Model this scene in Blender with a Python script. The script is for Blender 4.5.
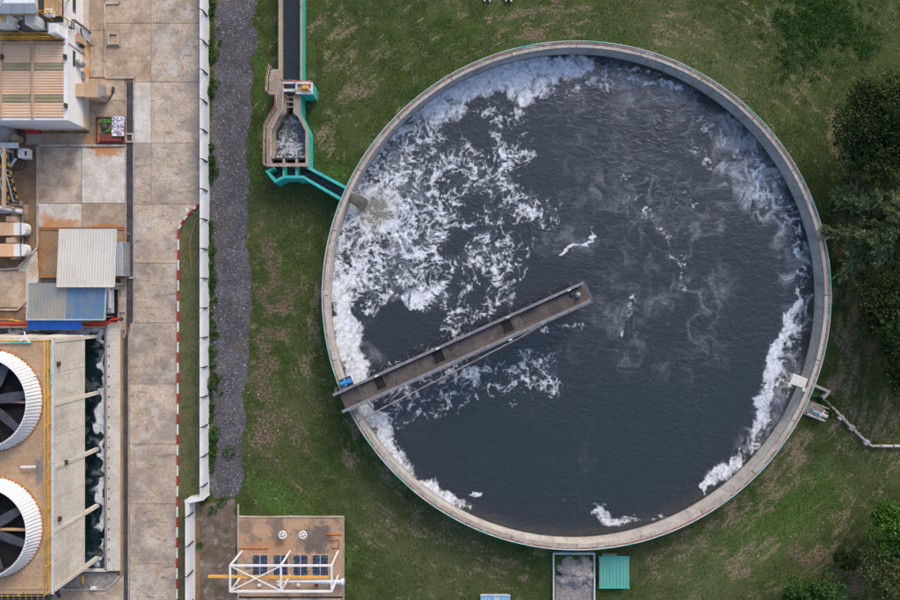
import bpy, math, random
import numpy as np
from mathutils import Vector
R = math.radians
for _o in list(bpy.data.objects): bpy.data.objects.remove(_o)
scene = bpy.context.scene

# ------------------------------------------------------------------ camera, sky, sun, exposure
CAM_H = 70.0
cam_data = bpy.data.cameras.new('camera'); cam_data.lens = 28.0; cam_data.sensor_width = 36.0
cam_data.clip_start = 1.0; cam_data.clip_end = 2000.0
cam = bpy.data.objects.new('camera', cam_data); scene.collection.objects.link(cam)
cam.location = (0, 0, CAM_H); scene.camera = cam
world = bpy.data.worlds.new('World'); scene.world = world; world.use_nodes = True
_nt = world.node_tree; _nt.nodes.clear()
_sky = _nt.nodes.new('ShaderNodeTexSky'); _sky.sky_type = 'NISHITA'; _sky.sun_disc = False
SUN_EL, SUN_AZ = 32.0, 24.0          # elevation; azimuth measured clockwise from the top of the picture
_sky.sun_elevation = R(SUN_EL); _sky.sun_rotation = R(SUN_AZ)
_sky.air_density = 1.0; _sky.dust_density = 3.5; _sky.ozone_density = 1.0
_bg = _nt.nodes.new('ShaderNodeBackground'); _bg.inputs['Strength'].default_value = 0.15
_wo = _nt.nodes.new('ShaderNodeOutputWorld')
_nt.links.new(_sky.outputs[0], _bg.inputs['Color']); _nt.links.new(_bg.outputs[0], _wo.inputs['Surface'])
sun_data = bpy.data.lights.new('sun', 'SUN'); sun_data.energy = 0.75; sun_data.angle = R(18); sun_data.color = (1.0, .965, .92)
sun = bpy.data.objects.new('sun', sun_data); scene.collection.objects.link(sun)
sun.location = (20, 30, 60)
sun.rotation_euler = (R(90-SUN_EL), 0, R(180-SUN_AZ))
scene.view_settings.view_transform = 'Standard'; scene.view_settings.look = 'None'
scene.view_settings.exposure = 0.5; scene.view_settings.gamma = 1.0
scene.view_settings.use_curve_mapping = False
random.seed(7)

# ------------------------------------------------------------------ where things stand
# The ground plan was measured off the aerial view: 1 unit of plan = 0.1 m on the ground, seen from CAM_H straight above (45 m, 30 m).
def W(px, py, z=0.0):
    s = .1*(CAM_H-z)/CAM_H
    return Vector(((px-450)*s, (300-py)*s, z))
def on_wall_x(px, py, X):
    """point of a vertical wall standing at world X that is seen at px, py"""
    z = CAM_H*(1-X/((px-450)*.1)); return W(px, py, z)
def on_wall_y(px, py, Y):
    z = CAM_H*(1-Y/((300-py)*.1)); return W(px, py, z)

class MB:
    def __init__(s): s.v = []; s.f = []; s.m = []; s.sm = []
    def add(s, vs, fs, mi=0, smooth=False):
        n = len(s.v); s.v += [tuple(v) for v in vs]
        for i, f in enumerate(fs):
            s.f.append(tuple(n+k for k in f)); s.m.append(mi[i] if isinstance(mi, (list, tuple)) else mi); s.sm.append(smooth)
        return s
    def prism(s, pts, z0, z1, top=0, side=0, bottom=True):
        """pts: plan outline (x, y) world"""
        pts = [(p[0], p[1]) for p in pts]
        a = sum(pts[i][0]*pts[(i+1) % len(pts)][1]-pts[(i+1) % len(pts)][0]*pts[i][1] for i in range(len(pts)))
        if a < 0: pts = pts[::-1]
        n = len(pts)
        vs = [(x, y, z0) for x, y in pts]+[(x, y, z1) for x, y in pts]
        fs = [tuple(range(n, 2*n))]+[(i, (i+1) % n, n+(i+1) % n, n+i) for i in range(n)]; mi = [top]+[side]*n
        if bottom: fs.append(tuple(range(n-1, -1, -1))); mi.append(side)
        return s.add(vs, fs, mi)
    def poly(s, pp, z0, z1, top=0, side=0):
        """pp: outline of the TOP face as (px, py) plan points seen at height z1"""
        return s.prism([W(a, b, z1)[:2] for a, b in pp], z0, z1, top, side)
    def rect(s, x0, y0, x1, y1, z0, z1, top=0, side=0):
        return s.poly([(x0, y0), (x1, y0), (x1, y1), (x0, y1)], z0, z1, top, side)
    def box(s, c, d, rz=0, mi=0):
        cx, cy, cz = c; hx, hy, hz = d[0]/2, d[1]/2, d[2]/2; co, si = math.cos(rz), math.sin(rz)
        p = [(cx+x*co-y*si, cy+x*si+y*co) for x, y in ((-hx, -hy), (hx, -hy), (hx, hy), (-hx, hy))]
        return s.prism(p, cz-hz, cz+hz, mi, mi)
    def bar(s, p, q, w, h=None, mi=0):
        """rectangular bar between two points"""
        h = h or w; p = Vector(p); q = Vector(q); d = (q-p).normalized()
        u = d.cross(Vector((0, 0, 1)))
        u = Vector((1, 0, 0)) if u.length < 1e-4 else u.normalized()
        t = u.cross(d).normalized()
        vs = [e+u*(a*w/2)+t*(b*h/2) for e in (p, q) for a, b in ((-1, -1), (1, -1), (1, 1), (-1, 1))]
        return s.add(vs, [(0, 1, 2, 3)[::-1], (4, 5, 6, 7), (0, 1, 5, 4), (1, 2, 6, 5), (2, 3, 7, 6), (3, 0, 4, 7)], mi)
    def tube(s, pts, r, n=8, mi=0, caps=True):
        pts = [Vector(p) for p in pts]; k = len(pts); rs = r if isinstance(r, (list, tuple)) else [r]*k
        vs = []; ref = None
        for i, p in enumerate(pts):
            d = (pts[min(i+1, k-1)]-pts[max(i-1, 0)]).normalized()
            if ref is None: ref = Vector((0, 0, 1)) if abs(d.z) < .9 else Vector((1, 0, 0))
            u = d.cross(ref).normalized(); t = u.cross(d).normalized(); ref = t
            vs += [p+u*(rs[i]*math.cos(2*math.pi*j/n))+t*(rs[i]*math.sin(2*math.pi*j/n)) for j in range(n)]
        fs = [(i*n+j, i*n+(j+1) % n, (i+1)*n+(j+1) % n, (i+1)*n+j) for i in range(k-1) for j in range(n)]
        s.add(vs, fs, mi, True)
        if caps: s.add(vs[:n], [tuple(range(n))[::-1]], mi); s.add(vs[-n:], [tuple(range(n))], mi)
        return s
    def lathe(s, c, prof, n=48, a0=0, a1=2*math.pi, mi=0, smooth=True):
        """prof: list of (radius, z); mi may be one index per profile step"""
        full = abs(a1-a0-2*math.pi) < 1e-6; m = n if full else n+1; k = len(prof)
        vs = [(c[0]+r*math.cos(a0+(a1-a0)*j/n), c[1]+r*math.sin(a0+(a1-a0)*j/n), z) for r, z in prof for j in range(m)]
        for i in range(k-1):
            fs = [(i*m+j, i*m+(j+1) % m, (i+1)*m+(j+1) % m, (i+1)*m+j) for j in range(n)]
            n0 = len(s.v)
            if i == 0: base = n0; s.v += vs
            for f in fs:
                s.f.append(tuple(base+x for x in f)); s.m.append(mi[i] if isinstance(mi, (list, tuple)) else mi); s.sm.append(smooth)
        return s
    def strip(s, pts, w, z0, z1, top=0, side=0, closed=False):
        """a wall of width w along plan points (world xy), mitred"""
        P = [Vector((p[0], p[1])) for p in pts]; n = len(P); L = []; Rr = []
        for i in range(n):
            a = P[i]-P[i-1] if (i > 0 or closed) else P[1]-P[0]
            b = P[(i+1) % n]-P[i] if (i < n-1 or closed) else P[-1]-P[-2]
            a = a.normalized(); b = b.normalized(); na = Vector((-a.y, a.x)); nb = Vector((-b.y, b.x))
            m = (na+nb); m = m/max(m.length, 1e-6); q = w/2/max(m.dot(na), .35)
            L.append(P[i]+m*q); Rr.append(P[i]-m*q)
        if closed:
            for i in range(n):
                j = (i+1) % n; s.prism([L[i], L[j], Rr[j], Rr[i]], z0, z1, top, side)
        else: s.prism(L+Rr[::-1], z0, z1, top, side)
        return s
    def build(s, name, mats, parent=None, label=None, kind=None, origin=None):
        me = bpy.data.meshes.new(name)
        if not isinstance(mats, (list, tuple)): mats = [mats]
        base = Vector((0, 0, 0))
        if parent is not None: base = wloc(parent)
        if origin is not None: off = Vector(origin)
        elif parent is None and s.v:
            a = np.array(s.v); off = Vector(((a[:, 0].min()+a[:, 0].max())/2, (a[:, 1].min()+a[:, 1].max())/2, a[:, 2].min()))
        else: off = base
        me.from_pydata([(x-off.x, y-off.y, z-off.z) for x, y, z in s.v], [], s.f)
        for m in mats: me.materials.append(m)
        me.polygons.foreach_set('material_index', s.m); me.polygons.foreach_set('use_smooth', s.sm); me.update()
        return link(name, me, off-base, parent, label, kind)
def wloc(o):
    l = Vector(o.location)
    while o.parent: o = o.parent; l += o.location
    return l
def link(name, me, loc, parent=None, label=None, kind=None):
    o = bpy.data.objects.new(name, me); scene.collection.objects.link(o); o.location = loc
    if parent is not None: o.parent = parent
    if label: o['label'] = label
    if kind: o['kind'] = kind
    return o
def tag(o, label, cat, group=None):
    o['label'] = label; o['category'] = cat
    if group: o['group'] = group
    return o
def thing(name, label, cat, loc, group=None):
    o = bpy.data.objects.new(name, None); scene.collection.objects.link(o); o.location = loc; o.empty_display_size = .5
    return tag(o, label, cat, group)
def struct(o): o['kind'] = 'structure'; return o
def sroot(name, loc, label=None):
    o = bpy.data.objects.new(name, None); scene.collection.objects.link(o); o.location = loc; o['kind'] = 'structure'
    if label: o['label'] = label
    return o
def np_mesh(name, verts, faces, mat, kind=None, parent=None, attrs=None, label=None, smooth=False):
    """numpy verts (n,3), faces (m,3|4)"""
    me = bpy.data.meshes.new(name); n, m, k = len(verts), len(faces), faces.shape[1]
    me.vertices.add(n); me.vertices.foreach_set('co', verts.astype(np.float32).ravel())
    me.loops.add(m*k); me.loops.foreach_set('vertex_index', faces.astype(np.int32).ravel())
    me.polygons.add(m); me.polygons.foreach_set('loop_start', np.arange(0, m*k, k, dtype=np.int32))
    try: me.polygons.foreach_set('loop_total', np.full(m, k, dtype=np.int32))
    except Exception: pass
    me.polygons.foreach_set('use_smooth', np.full(m, smooth))
    me.materials.append(mat); me.update(calc_edges=True); me.validate()
    for an, av in (attrs or {}).items():
        at = me.attributes.new(an, 'FLOAT', 'POINT'); at.data.foreach_set('value', av.astype(np.float32).ravel())
    return link(name, me, (0, 0, 0), parent, label, kind)

# ------------------------------------------------------------------ noise fields
def _tab(seed):
    return np.random.RandomState(seed).rand(256, 256)
def vnoise(x, y, seed):
    t = _tab(seed)
    xi = np.floor(x).astype(int); yi = np.floor(y).astype(int)
    fx = x - xi; fy = y - yi
    fx = fx*fx*fx*(fx*(fx*6-15)+10); fy = fy*fy*fy*(fy*(fy*6-15)+10)
    a = t[xi & 255, yi & 255]; b = t[(xi+1) & 255, yi & 255]
    c = t[xi & 255, (yi+1) & 255]; d = t[(xi+1) & 255, (yi+1) & 255]
    return (a*(1-fx)+b*fx)*(1-fy)+(c*(1-fx)+d*fx)*fy
def fbm(x, y, octs, seed, gain=0.5):
    s = 0; a = 1; tot = 0
    ca, sa = 0.8, 0.6
    for k in range(octs):
        s = s + a*vnoise(x, y, seed+k); tot += a; a *= gain
        x, y = (x*ca-y*sa)*2.03+17.3, (x*sa+y*ca)*2.03+5.1
    return s/tot
def sstep(a, b, v):
    t = np.clip((v-a)/(b-a), 0, 1); return t*t*(3-2*t)
def stroke(X, Y, pts):
    """pts: (px,py,halfwidth,strength); soft-edged brush along a polyline, in photo-scale decimetres"""
    out = np.zeros_like(X)
    if len(pts) == 1: pts = [pts[0], (pts[0][0]+.01, pts[0][1], pts[0][2], pts[0][3])]
    for (x0, y0, w0, s0), (x1, y1, w1, s1) in zip(pts[:-1], pts[1:]):
        dx, dy = x1-x0, y1-y0
        t = np.clip(((X-x0)*dx+(Y-y0)*dy)/(dx*dx+dy*dy+1e-9), 0, 1)
        d = np.hypot(X-x0-t*dx, Y-y0-t*dy)
        w = w0+(w1-w0)*t; s = s0+(s1-s0)*t
        out = np.maximum(out, s*(1-sstep(.35, 1.35, d/w)))
    return out
def curl_warp(X, Y, scale, amp, steps, seed):
    e = .35
    for i in range(steps):
        u = X/scale; v = Y/scale
        dpy = (fbm(u, v+e, 2, seed)-fbm(u, v-e, 2, seed))/(2*e)
        dpx = (fbm(u+e, v, 2, seed)-fbm(u-e, v, 2, seed))/(2*e)
        X = X+amp*dpy; Y = Y-amp*dpx
    return X, Y
# coordinates: tenths of a metre on the water, x right, y down
THICK = [
 [(345,178,6,.5),(372,150,11,.7),(402,122,17,.95),(440,96,21,1.1),(490,76,19,1.15),(545,66,15,1.1),(590,64,9,.9)],
 [(515,92,14,.8),(545,82,16,.9),(520,106,7,.8)],[(455,112,12,.8),(462,108,9,.7)],
 [(334,262,8,.8),(338,285,13,1.0),(343,312,14,1.15),(350,340,15,1.2),(352,360,15,1.2),(357,384,14,1.2),(362,400,11,1.1)],
 [(365,405,13,1.2),(376,425,10,1.1),(390,450,9,1.05),(408,472,9,1.05),(430,490,8,1.),(450,500,6.5,1.),(470,505,5,.95)],
 [(478,492,3,.9),(472,490,3,.9)],
 [(795,292,3,.85),(790,310,6,.95),(785,330,7,1.),(779,355,8,1.),(773,380,9,1.05),(763,405,9,1.05),(758,425,7,.95),(753,440,4,.6)],
 [(740,455,6,.8),(726,466,11,1.1),(714,480,8,1.),(704,488,5,.8)],
 [(600,513,6,1.),(612,518,8,1.05),(628,521,6,.9),(640,524,3,.7)],
 [(560,252,1.6,.7),(570,246,2.2,.8),(583,239,2.2,.8),(596,232,1.8,.7),(600,226,1.4,.6)],
]
STRING = [
 [(350,190,26,.62),(352,240,30,.64),(365,270,34,.62),(385,215,36,.64)],[(380,150,50,.52),(400,200,80,.58),(400,260,66,.54),(460,190,70,.43),(495,255,44,.43)],[(500,120,34,.36),(515,180,30,.42),(545,215,22,.40)],[(420,340,40,.36),(470,300,30,.4)],[(400,395,40,.42),(470,382,30,.42),(545,375,24,.36)],
 [(362,206,26,.92),(385,200,38,.86),(420,190,40,.72),(450,175,34,.6)],
 [(345,232,20,.9),(352,262,24,.86),(350,290,18,.9)],
 [(385,235,36,.85),(418,246,34,.72),(445,262,22,.66)],
 [(356,180,18,.8),(385,155,24,.8),(420,135,24,.7)],
 [(372,306,11,.78),(395,300,12,.82),(420,296,11,.86),(445,283,9,.84)],
 [(430,300,16,.6),(455,310,16,.6),(440,330,20,.5)],
 [(490,120,12,.62),(508,140,10,.7),(505,175,13,.7),(512,195,14,.72),(525,210,10,.75),(540,222,6,.7)],
 [(470,150,16,.56),(480,175,12,.6)],
 [(470,250,14,.66),(485,262,14,.74),(500,240,10,.66),(505,262,12,.76),(500,285,11,.74),(485,312,7,.72)],
 [(520,270,8,.6),(505,300,7,.66)],
 [(400,375,14,.6),(430,365,14,.56),(455,345,14,.46)],
 [(395,392,16,.66),(420,385,16,.6),(450,380,14,.66),(472,372,9,.7),(485,385,6,.5)],
 [(400,405,10,.5),(440,410,8,.42)],
 [(528,350,7,.7),(525,362,8,.7)],[(538,378,10,.72),(550,378,9,.72),(548,390,8,.66)],[(552,330,5,.6),(575,328,5,.5)],
 [(640,208,6,.38),(655,222,5,.4),(668,240,4,.46),(680,258,3.5,.48),(684,290,3,.36)],
 [(608,178,8,.3),(690,205,8,.36),(700,208,5,.4)],[(545,225,6,.6),(556,216,5,.5)],
 [(630,290,4,.46),(633,305,4,.4),(625,330,3,.4)],
 [(600,68,9,.62),(630,80,8,.66),(660,78,7,.62),(690,96,7,.6)],
 [(575,92,8,.55),(600,80,6,.6)],
 [(700,120,8,.55),(730,140,11,.72),(752,170,13,.75),(775,195,12,.75),(792,225,10,.7),(801,262,7,.66),(803,300,6,.6)],
 [(715,172,5,.56),(690,140,6,.4)],
 [(798,320,8,.6),(795,350,9,.6),(785,380,8,.6),(770,420,7,.55),(748,455,7,.55)],
 [(660,520,5,.4),(560,500,4,.2)],
]
FILM = [
 [(600,100,40,.28),(590,140,36,.22),(570,180,30,.2)],
 [(560,230,26,.3),(620,195,34,.36),(690,208,34,.34),(660,250,30,.36)],
 [(640,270,34,.32),(690,300,36,.34),(640,330,40,.34),(690,345,30,.26)],
 [(390,160,40,.42),(385,220,48,.5),(390,265,44,.45),(470,210,60,.26)],[(640,90,20,.45),(700,115,24,.5),(750,165,26,.62),(790,220,20,.62),(803,290,14,.55),(795,350,16,.5),(775,410,14,.4),(745,455,12,.45)],
 [(560,350,20,.18),(540,400,24,.12)],[(410,390,40,.2)],[(350,350,30,.4)],[(365,420,20,.4)],[(585,480,6,.16),(600,300,4,.1)],
]
CLEAR = [[(392,330,26,.75),(420,325,20,.5)],[(480,132,15,.55)],[(456,245,15,.45),(463,236,10,.4)],[(470,205,14,.35)],[(545,180,22,.4)],[(772,238,18,.5),(765,250,18,.4)],
         [(345,172,5,.4),(335,215,4,.4)],[(398,262,10,.2)]]
def foam_fields(X, Y):
    wx, wy = curl_warp(X, Y, 24., 5., 2, 3)
    wx2, wy2 = curl_warp(wx, wy, 7., 1.5, 2, 11)
    T = np.zeros_like(X); S = np.zeros_like(X); Fm = np.zeros_like(X); C = np.zeros_like(X)
    for s in THICK: T = np.maximum(T, stroke(wx2, wy2, s))
    for i, s in enumerate(STRING): S = np.maximum(S, stroke(wx2, wy2, [(a, b, w*(1. if i < 5 else 1.25), k*(1.08 if i < 5 else .86)) for a, b, w, k in s]))
    for s in FILM: Fm = np.maximum(Fm, stroke(wx, wy, [(a, b, w*1.5, k) for a, b, w, k in s]))
    for s in CLEAR: C = np.maximum(C, stroke(wx2, wy2, s))
    ax, ay = curl_warp(X, Y, 22., 2.2, 3, 29)
    ax, ay = curl_warp(ax, ay, 6., .45, 2, 41)
    n = fbm(ax/12., ay/12., 3, 71, .5)
    n3 = fbm(X/2.2, Y/2.2, 3, 210)
    def ridge(sc, seed, k, o=2):
        c_, s_ = np.cos(seed*.37), np.sin(seed*.37)
        return np.clip(1-np.abs(2*fbm((ax*c_-ay*s_)/sc+9, (ax*s_+ay*c_)/sc, o, seed, .55)-1)*k, 0, 1)
    ra = ridge(13., 90, 4.2, 4); rb = ridge(7.5, 120, 3.4, 4); rc = ridge(4.2, 133, 2.8, 3)
    pat = .30*ra+.36*rb+.28*rc+.52*(n-.5)+.30*(n3-.5)
    pat = (pat-pat.mean())/pat.std()*.2+.5
    S = np.clip(S-C*.8, 0, 1)
    fs = pat+S*1.05-1.12-.12*(1-sstep(0, .3, S))
    ft = T*.82-.44+(pat-.5)*.7+(n-.5)*.55
    F = np.maximum(fs, np.where(T > .02, ft, -1))
    bx, by = curl_warp(X, Y, 20., 3.0, 5, 29)
    sm = fbm(bx/20., by/20., 6, 71, .6); ang = np.clip((X-690)/60., 0, 1)
    sw = 1-np.abs(2*fbm(bx/22.+7, by/22., 4, 95, .5)-1)*4.5
    film = np.clip(Fm-C*.5, 0, 1)*np.clip(.34+1.6*(sm-.5)+.5*(n3-.5)+(.55+.5*ang)*np.clip(sw, 0, 1), .03, 1.6)
    return np.clip(F, -.6, .6), np.clip(film, 0, 1), n

# ------------------------------------------------------------------ materials
class NT:
    def __init__(s, name):
        s.m = bpy.data.materials.new(name); s.m.use_nodes = True; s.t = s.m.node_tree; s.t.nodes.clear()
        s.out = s.n('ShaderNodeOutputMaterial'); s.p = s.n('ShaderNodeBsdfPrincipled'); s.l(s.p.outputs[0], s.out.inputs['Surface'])
        s.geo = s.n('ShaderNodeNewGeometry'); s.pos = s.geo.outputs['Position']
    def n(s, t): return s.t.nodes.new(t)
    def l(s, a, b): s.t.links.new(a, b)
    def put(s, sock, v):
        if isinstance(v, bpy.types.NodeSocket): s.l(v, sock)
        elif isinstance(v, (tuple, list)) and len(v) == 3 and sock.type == 'RGBA': sock.default_value = (*v, 1)
        else: sock.default_value = v
    def math(s, op, a, b=0, c=0, clamp=False):
        q = s.n('ShaderNodeMath'); q.operation = op; q.use_clamp = clamp
        for i, v in enumerate((a, b, c)): s.put(q.inputs[i], v)
        return q.outputs[0]
    def vmath(s, op, a, b=(0, 0, 0)):
        q = s.n('ShaderNodeVectorMath'); q.operation = op; s.put(q.inputs[0], a); s.put(q.inputs[1], b); return q.outputs[0]
    def map(s, v, a, b, c=0., d=1.):
        q = s.n('ShaderNodeMapRange'); q.interpolation_type = 'SMOOTHSTEP'; s.put(q.inputs[0], v)
        for i, x in enumerate((a, b, c, d)): s.put(q.inputs[i+1], x)
        return q.outputs[0]
    def noise(s, scale, detail=4, rough=.55, vec=None, dist=0., col=False):
        q = s.n('ShaderNodeTexNoise'); s.l(vec or s.pos, q.inputs['Vector'])
        q.inputs['Scale'].default_value = scale; q.inputs['Detail'].default_value = detail; q.inputs['Roughness'].default_value = rough; q.inputs['Distortion'].default_value = dist
        return q.outputs['Color' if col else 'Fac']
    def voro(s, scale, feat='F1', out='Distance', vec=None, rnd=1.):
        q = s.n('ShaderNodeTexVoronoi'); q.feature = feat; s.l(vec or s.pos, q.inputs['Vector']); q.inputs['Scale'].default_value = scale; q.inputs['Randomness'].default_value = rnd
        return q.outputs[out]
    def mix(s, f, a, b, mode='MIX'):
        q = s.n('ShaderNodeMix'); q.data_type = 'RGBA'; q.blend_type = mode; s.put(q.inputs[0], f); s.put(q.inputs[6], a); s.put(q.inputs[7], b); return q.outputs[2]
    def attr(s, name):
        q = s.n('ShaderNodeAttribute'); q.attribute_name = name; return q.outputs['Fac']
    def scalev(s, x, y, z): return s.vmath('MULTIPLY', s.pos, (x, y, z))
    def bump(s, h, strength=.4, dist=.05):
        q = s.n('ShaderNodeBump'); q.inputs['Strength'].default_value = strength; q.inputs['Distance'].default_value = dist; s.l(h, q.inputs['Height'])
        s.l(q.outputs[0], s.p.inputs['Normal']); return q
    def rnd(s): return s.n('ShaderNodeObjectInfo').outputs['Random']
    def fin(s, col, rough=.8, metal=0., spec=.3):
        s.put(s.p.inputs['Base Color'], col); s.put(s.p.inputs['Roughness'], rough); s.put(s.p.inputs['Metallic'], metal); s.put(s.p.inputs['Specular IOR Level'], spec)
        return s.m
def mottle(name, c1, c2, scale=.6, stains=(), rough=.8, metal=0., bump=.25, rand=0., fine=6., grain=.16, spec=.3, spots=()):
    """weathered surface: two tones in patches, fine grain, any number of stains (colour, scale, low, high, strength)"""
    k = NT(name)
    c = k.mix(k.map(k.noise(scale, 6, .62), .36, .64), c1, c2)
    g = k.noise(fine, 5, .65)
    c = k.mix(1., c, k.map(g, .25, .75, 1-grain*1.5, 1+grain), 'MULTIPLY')
    for i, (sc, ss, lo, hi, am, *sv) in enumerate(stains):
        sv = sv[0] if sv else None
        v = k.vmath('ADD', k.scalev(*sv) if sv else k.pos, (13.7*i+3, 7.1*i, 3.3*i))
        c = k.mix(k.math('MULTIPLY', k.map(k.noise(ss, 7, .66, v, .3), lo, hi), am), c, sc)
    for (x, y, rx, ry, sc, am) in spots:      # stains with a place of their own (plan units)
        p = W(x, y); d = k.vmath('MULTIPLY', k.vmath('SUBTRACT', k.pos, (p.x, p.y, 0)), (10/rx, 10/ry, 0)); q = k.n('ShaderNodeVectorMath'); q.operation = 'LENGTH'; k.l(d, q.inputs[0])
        e = k.math('ADD', q.outputs['Value'], k.math('MULTIPLY', k.math('SUBTRACT', k.noise(1.1, 5, .65), .5), 2.4))
        c = k.mix(k.map(e, .55, 1.15, am, 0.), c, sc)
    if rand: c = k.mix(1., c, k.map(k.rnd(), 0, 1, 1-rand, 1+rand), 'MULTIPLY')
    if bump: k.bump(g, bump, .02)
    return k.fin(c, rough, metal, spec)
M = {}
CON = ((.40, .325, .255), (.30, .235, .18))
M['road'] = mottle('road_concrete', (.60, .49, .385), (.46, .37, .285), .35, (((.27, .24, .22), .30, .44, .60, .72), ((.62, .585, .55), .5, .52, .66, .55), ((.12, .10, .09), 1.5, .55, .67, .6, (.45, 1.5, 1.)), ((.10, .085, .075), 3.2, .58, .68, .55), ((.44, .25, .14), .4, .58, .70, .4)), rand=.10, fine=7., grain=.24)
RU = (.50, .21, .06)
M['yard'] = mottle('yard_concrete', (.52, .41, .315), (.37, .275, .20), .5, (((.60, .55, .48), .45, .53, .66, .5), ((.17, .13, .10), .6, .50, .66, .5), ((.44, .22, .09), .35, .57, .70, .4)), rand=.12, fine=7., spots=((60, 226, 22, 7, RU, .8), (105, 227, 22, 3, RU, .8), (92, 140, 12, 7, RU, .6), (60, 137, 26, 4, RU, .35), (30, 285, 10, 16, (.4, .22, .1), .5)))
M['yard_pale'] = mottle('pale_yard_concrete', (.70, .66, .60), (.56, .51, .44), .6, (((.42, .30, .2), .5, .55, .70, .5), ((.34, .29, .25), .9, .53, .72, .5)), fine=7., spots=((108, 150, 20, 8, RU, .8), (98, 147, 16, 4, RU, .7), (60, 226, 24, 8, RU, .8), (46, 220, 8, 8, RU, .6), (34, 268, 5, 10, (.45, .28, .16), .6)))
M['yard_brown'] = mottle('wet_brown_grit', (.20, .125, .075), (.29, .19, .12), .7, (((.10, .065, .045), 1.2, .52, .7, .6),), bump=.5, fine=9., grain=.3)
M['rust_floor'] = mottle('rusty_floor', (.26, .16, .085), (.34, .235, .15), .5, (((.46, .20, .05), .6, .52, .68, .7), ((.5, .45, .4), .8, .62, .75, .5)))
M['slab'] = mottle('rusty_slab', (.53, .34, .215), (.45, .30, .20), .7, (((.16, .13, .11), .8, .50, .62, .65), ((.50, .20, .06), .8, .55, .7, .5), ((.55, .45, .35), 1.1, .6, .75, .4)), fine=8., grain=.24, spots=((318, 538, 17, 17, (.125, .11, .10), .85), (278, 532, 9, 14, (.15, .13, .115), .75), (246, 526, 10, 9, (.2, .15, .12), .6), (268, 545, 24, 5, (.48, .2, .07), .5)))
M['kerb'] = mottle('kerb_concrete', (.52, .46, .41), (.40, .33, .28), 1.2, (((.2, .16, .13), 1.5, .56, .72, .5),), rand=.1)
M['tower'] = mottle('tower_concrete', (.64, .60, .54), (.55, .50, .44), .5, (((.40, .31, .22), .9, .54, .70, .5, (1., 1., .25)), ((.72, .69, .65), .7, .55, .70, .5)), rand=.05)
M['deck'] = mottle('tower_deck', (.52, .355, .225), (.44, .29, .18), .5, (((.60, .47, .35), .5, .55, .7, .5), ((.30, .19, .12), .8, .57, .72, .45)))
M['tank_wall'] = mottle('tank_concrete', (.42, .40, .38), (.34, .32, .31), .5, (((.20, .19, .175), 1.5, .53, .66, .6, (1., 1., .12)), ((.52, .49, .45), 2.2, .56, .68, .5, (1., 1., .1)), ((.43, .40, .36), .6, .54, .7, .5), ((.17, .16, .15), .9, .56, .72, .45)), fine=5.)
M['rim'] = mottle('rim_concrete', (.50, .46, .41), (.41, .375, .335), .8, (((.38, .19, .10), 1.6, .55, .66, .6), ((.2, .17, .15), 1.1, .54, .70, .55), ((.24, .21, .18), 3., .57, .68, .6)), rand=.1)
M['rust_rail'] = mottle('rusty_rail', (.27, .14, .09), (.40, .23, .16), 1.6, (((.50, .44, .44), .9, .5, .6, .75), ((.14, .07, .05), 2., .55, .7, .6)), rough=.7, grain=.3)
M['teal'] = mottle('teal_paint', (.035, .55, .48), (.06, .46, .41), .6, (((.28, .42, .36), 1.1, .55, .70, .55), ((.03, .24, .21), 1.3, .54, .68, .6, (1., 1., .3)), ((.3, .26, .2), 2.2, .6, .7, .6)), rough=.6, bump=.1)
M['rim_teal'] = mottle('worn_teal_paint', (.10, .55, .50), (.42, .50, .56), .22, (((.55, .52, .60), .35, .45, .58, .8), ((.35, .25, .2), 1.3, .56, .7, .5)), rough=.6)
M['white'] = mottle('white_paint', (.80, .80, .80), (.73, .73, .74), .6, (((.55, .52, .48), 1.1, .6, .78, .4),), rough=.55, bump=.08, grain=.05)
M['panel_white'] = mottle('white_wall_panel', (.80, .80, .82), (.74, .74, .76), .5, (((.55, .54, .52), 1.2, .6, .8, .35),), rough=.6, grain=.05, rand=.035)
M['siding'] = mottle('pale_blue_white_siding', (.83, .84, .86), (.78, .80, .83), .35, (((.50, .40, .28), .8, .66, .8, .35),), rough=.5, grain=.05, rand=.02)
M['plinth'] = mottle('stained_plinth', (.66, .60, .52), (.60, .54, .46), .5, (((.66, .32, .08), .45, .48, .60, .9),), rough=.8)
M['roof_tan'] = mottle('tan_roof_sheet', (.74, .50, .34), (.68, .46, .31), .4, (((.76, .57, .43), .7, .5, .7, .5), ((.42, .25, .14), 1.2, .6, .78, .4)), rough=.6, rand=.03, grain=.08)
M['roof_olive'] = mottle('olive_rooflight', (.33, .29, .17), (.29, .255, .15), .8, rough=.45, grain=.06)
M['roof_white'] = mottle('off_white_roof_sheet', (.72, .69, .62), (.66, .62, .55), .4, (((.5, .45, .37), .8, .58, .75, .3),), rough=.55, grain=.06)
M['roof_grey'] = mottle('weathered_grey_roof_sheet', (.27, .30, .31), (.36, .34, .30), .45, (((.20, .24, .28), .6, .5, .65, .6),), rough=.5, grain=.1)
M['roof_blue'] = mottle('faded_blue_roof_sheet', (.095, .215, .40), (.13, .24, .39), .5, (((.20, .25, .31), .5, .46, .60, .75),), rough=.5, grain=.08)
M['cobalt'] = mottle('cobalt_roof_sheet', (.01, .12, .55), (.012, .10, .47), .6, rough=.5, grain=.06)
M['teal_roof'] = mottle('teal_roof_sheet', (.13, .44, .36), (.16, .42, .345), .5, (((.2, .42, .34), .8, .56, .72, .5),), rough=.5, grain=.08)
M['sky_roof'] = mottle('sky_blue_roof_sheet', (.24, .50, .70), (.28, .52, .68), .6, rough=.5)
M['red'] = mottle('red_paint', (.62, .03, .025), (.52, .03, .025), .8, rough=.5, grain=.1)
M['red_kerb'] = mottle('red_kerb_paint', (.55, .035, .035), (.45, .04, .04), 1.2, (((.4, .2, .17), 2., .6, .75, .4),), rough=.7)
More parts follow.
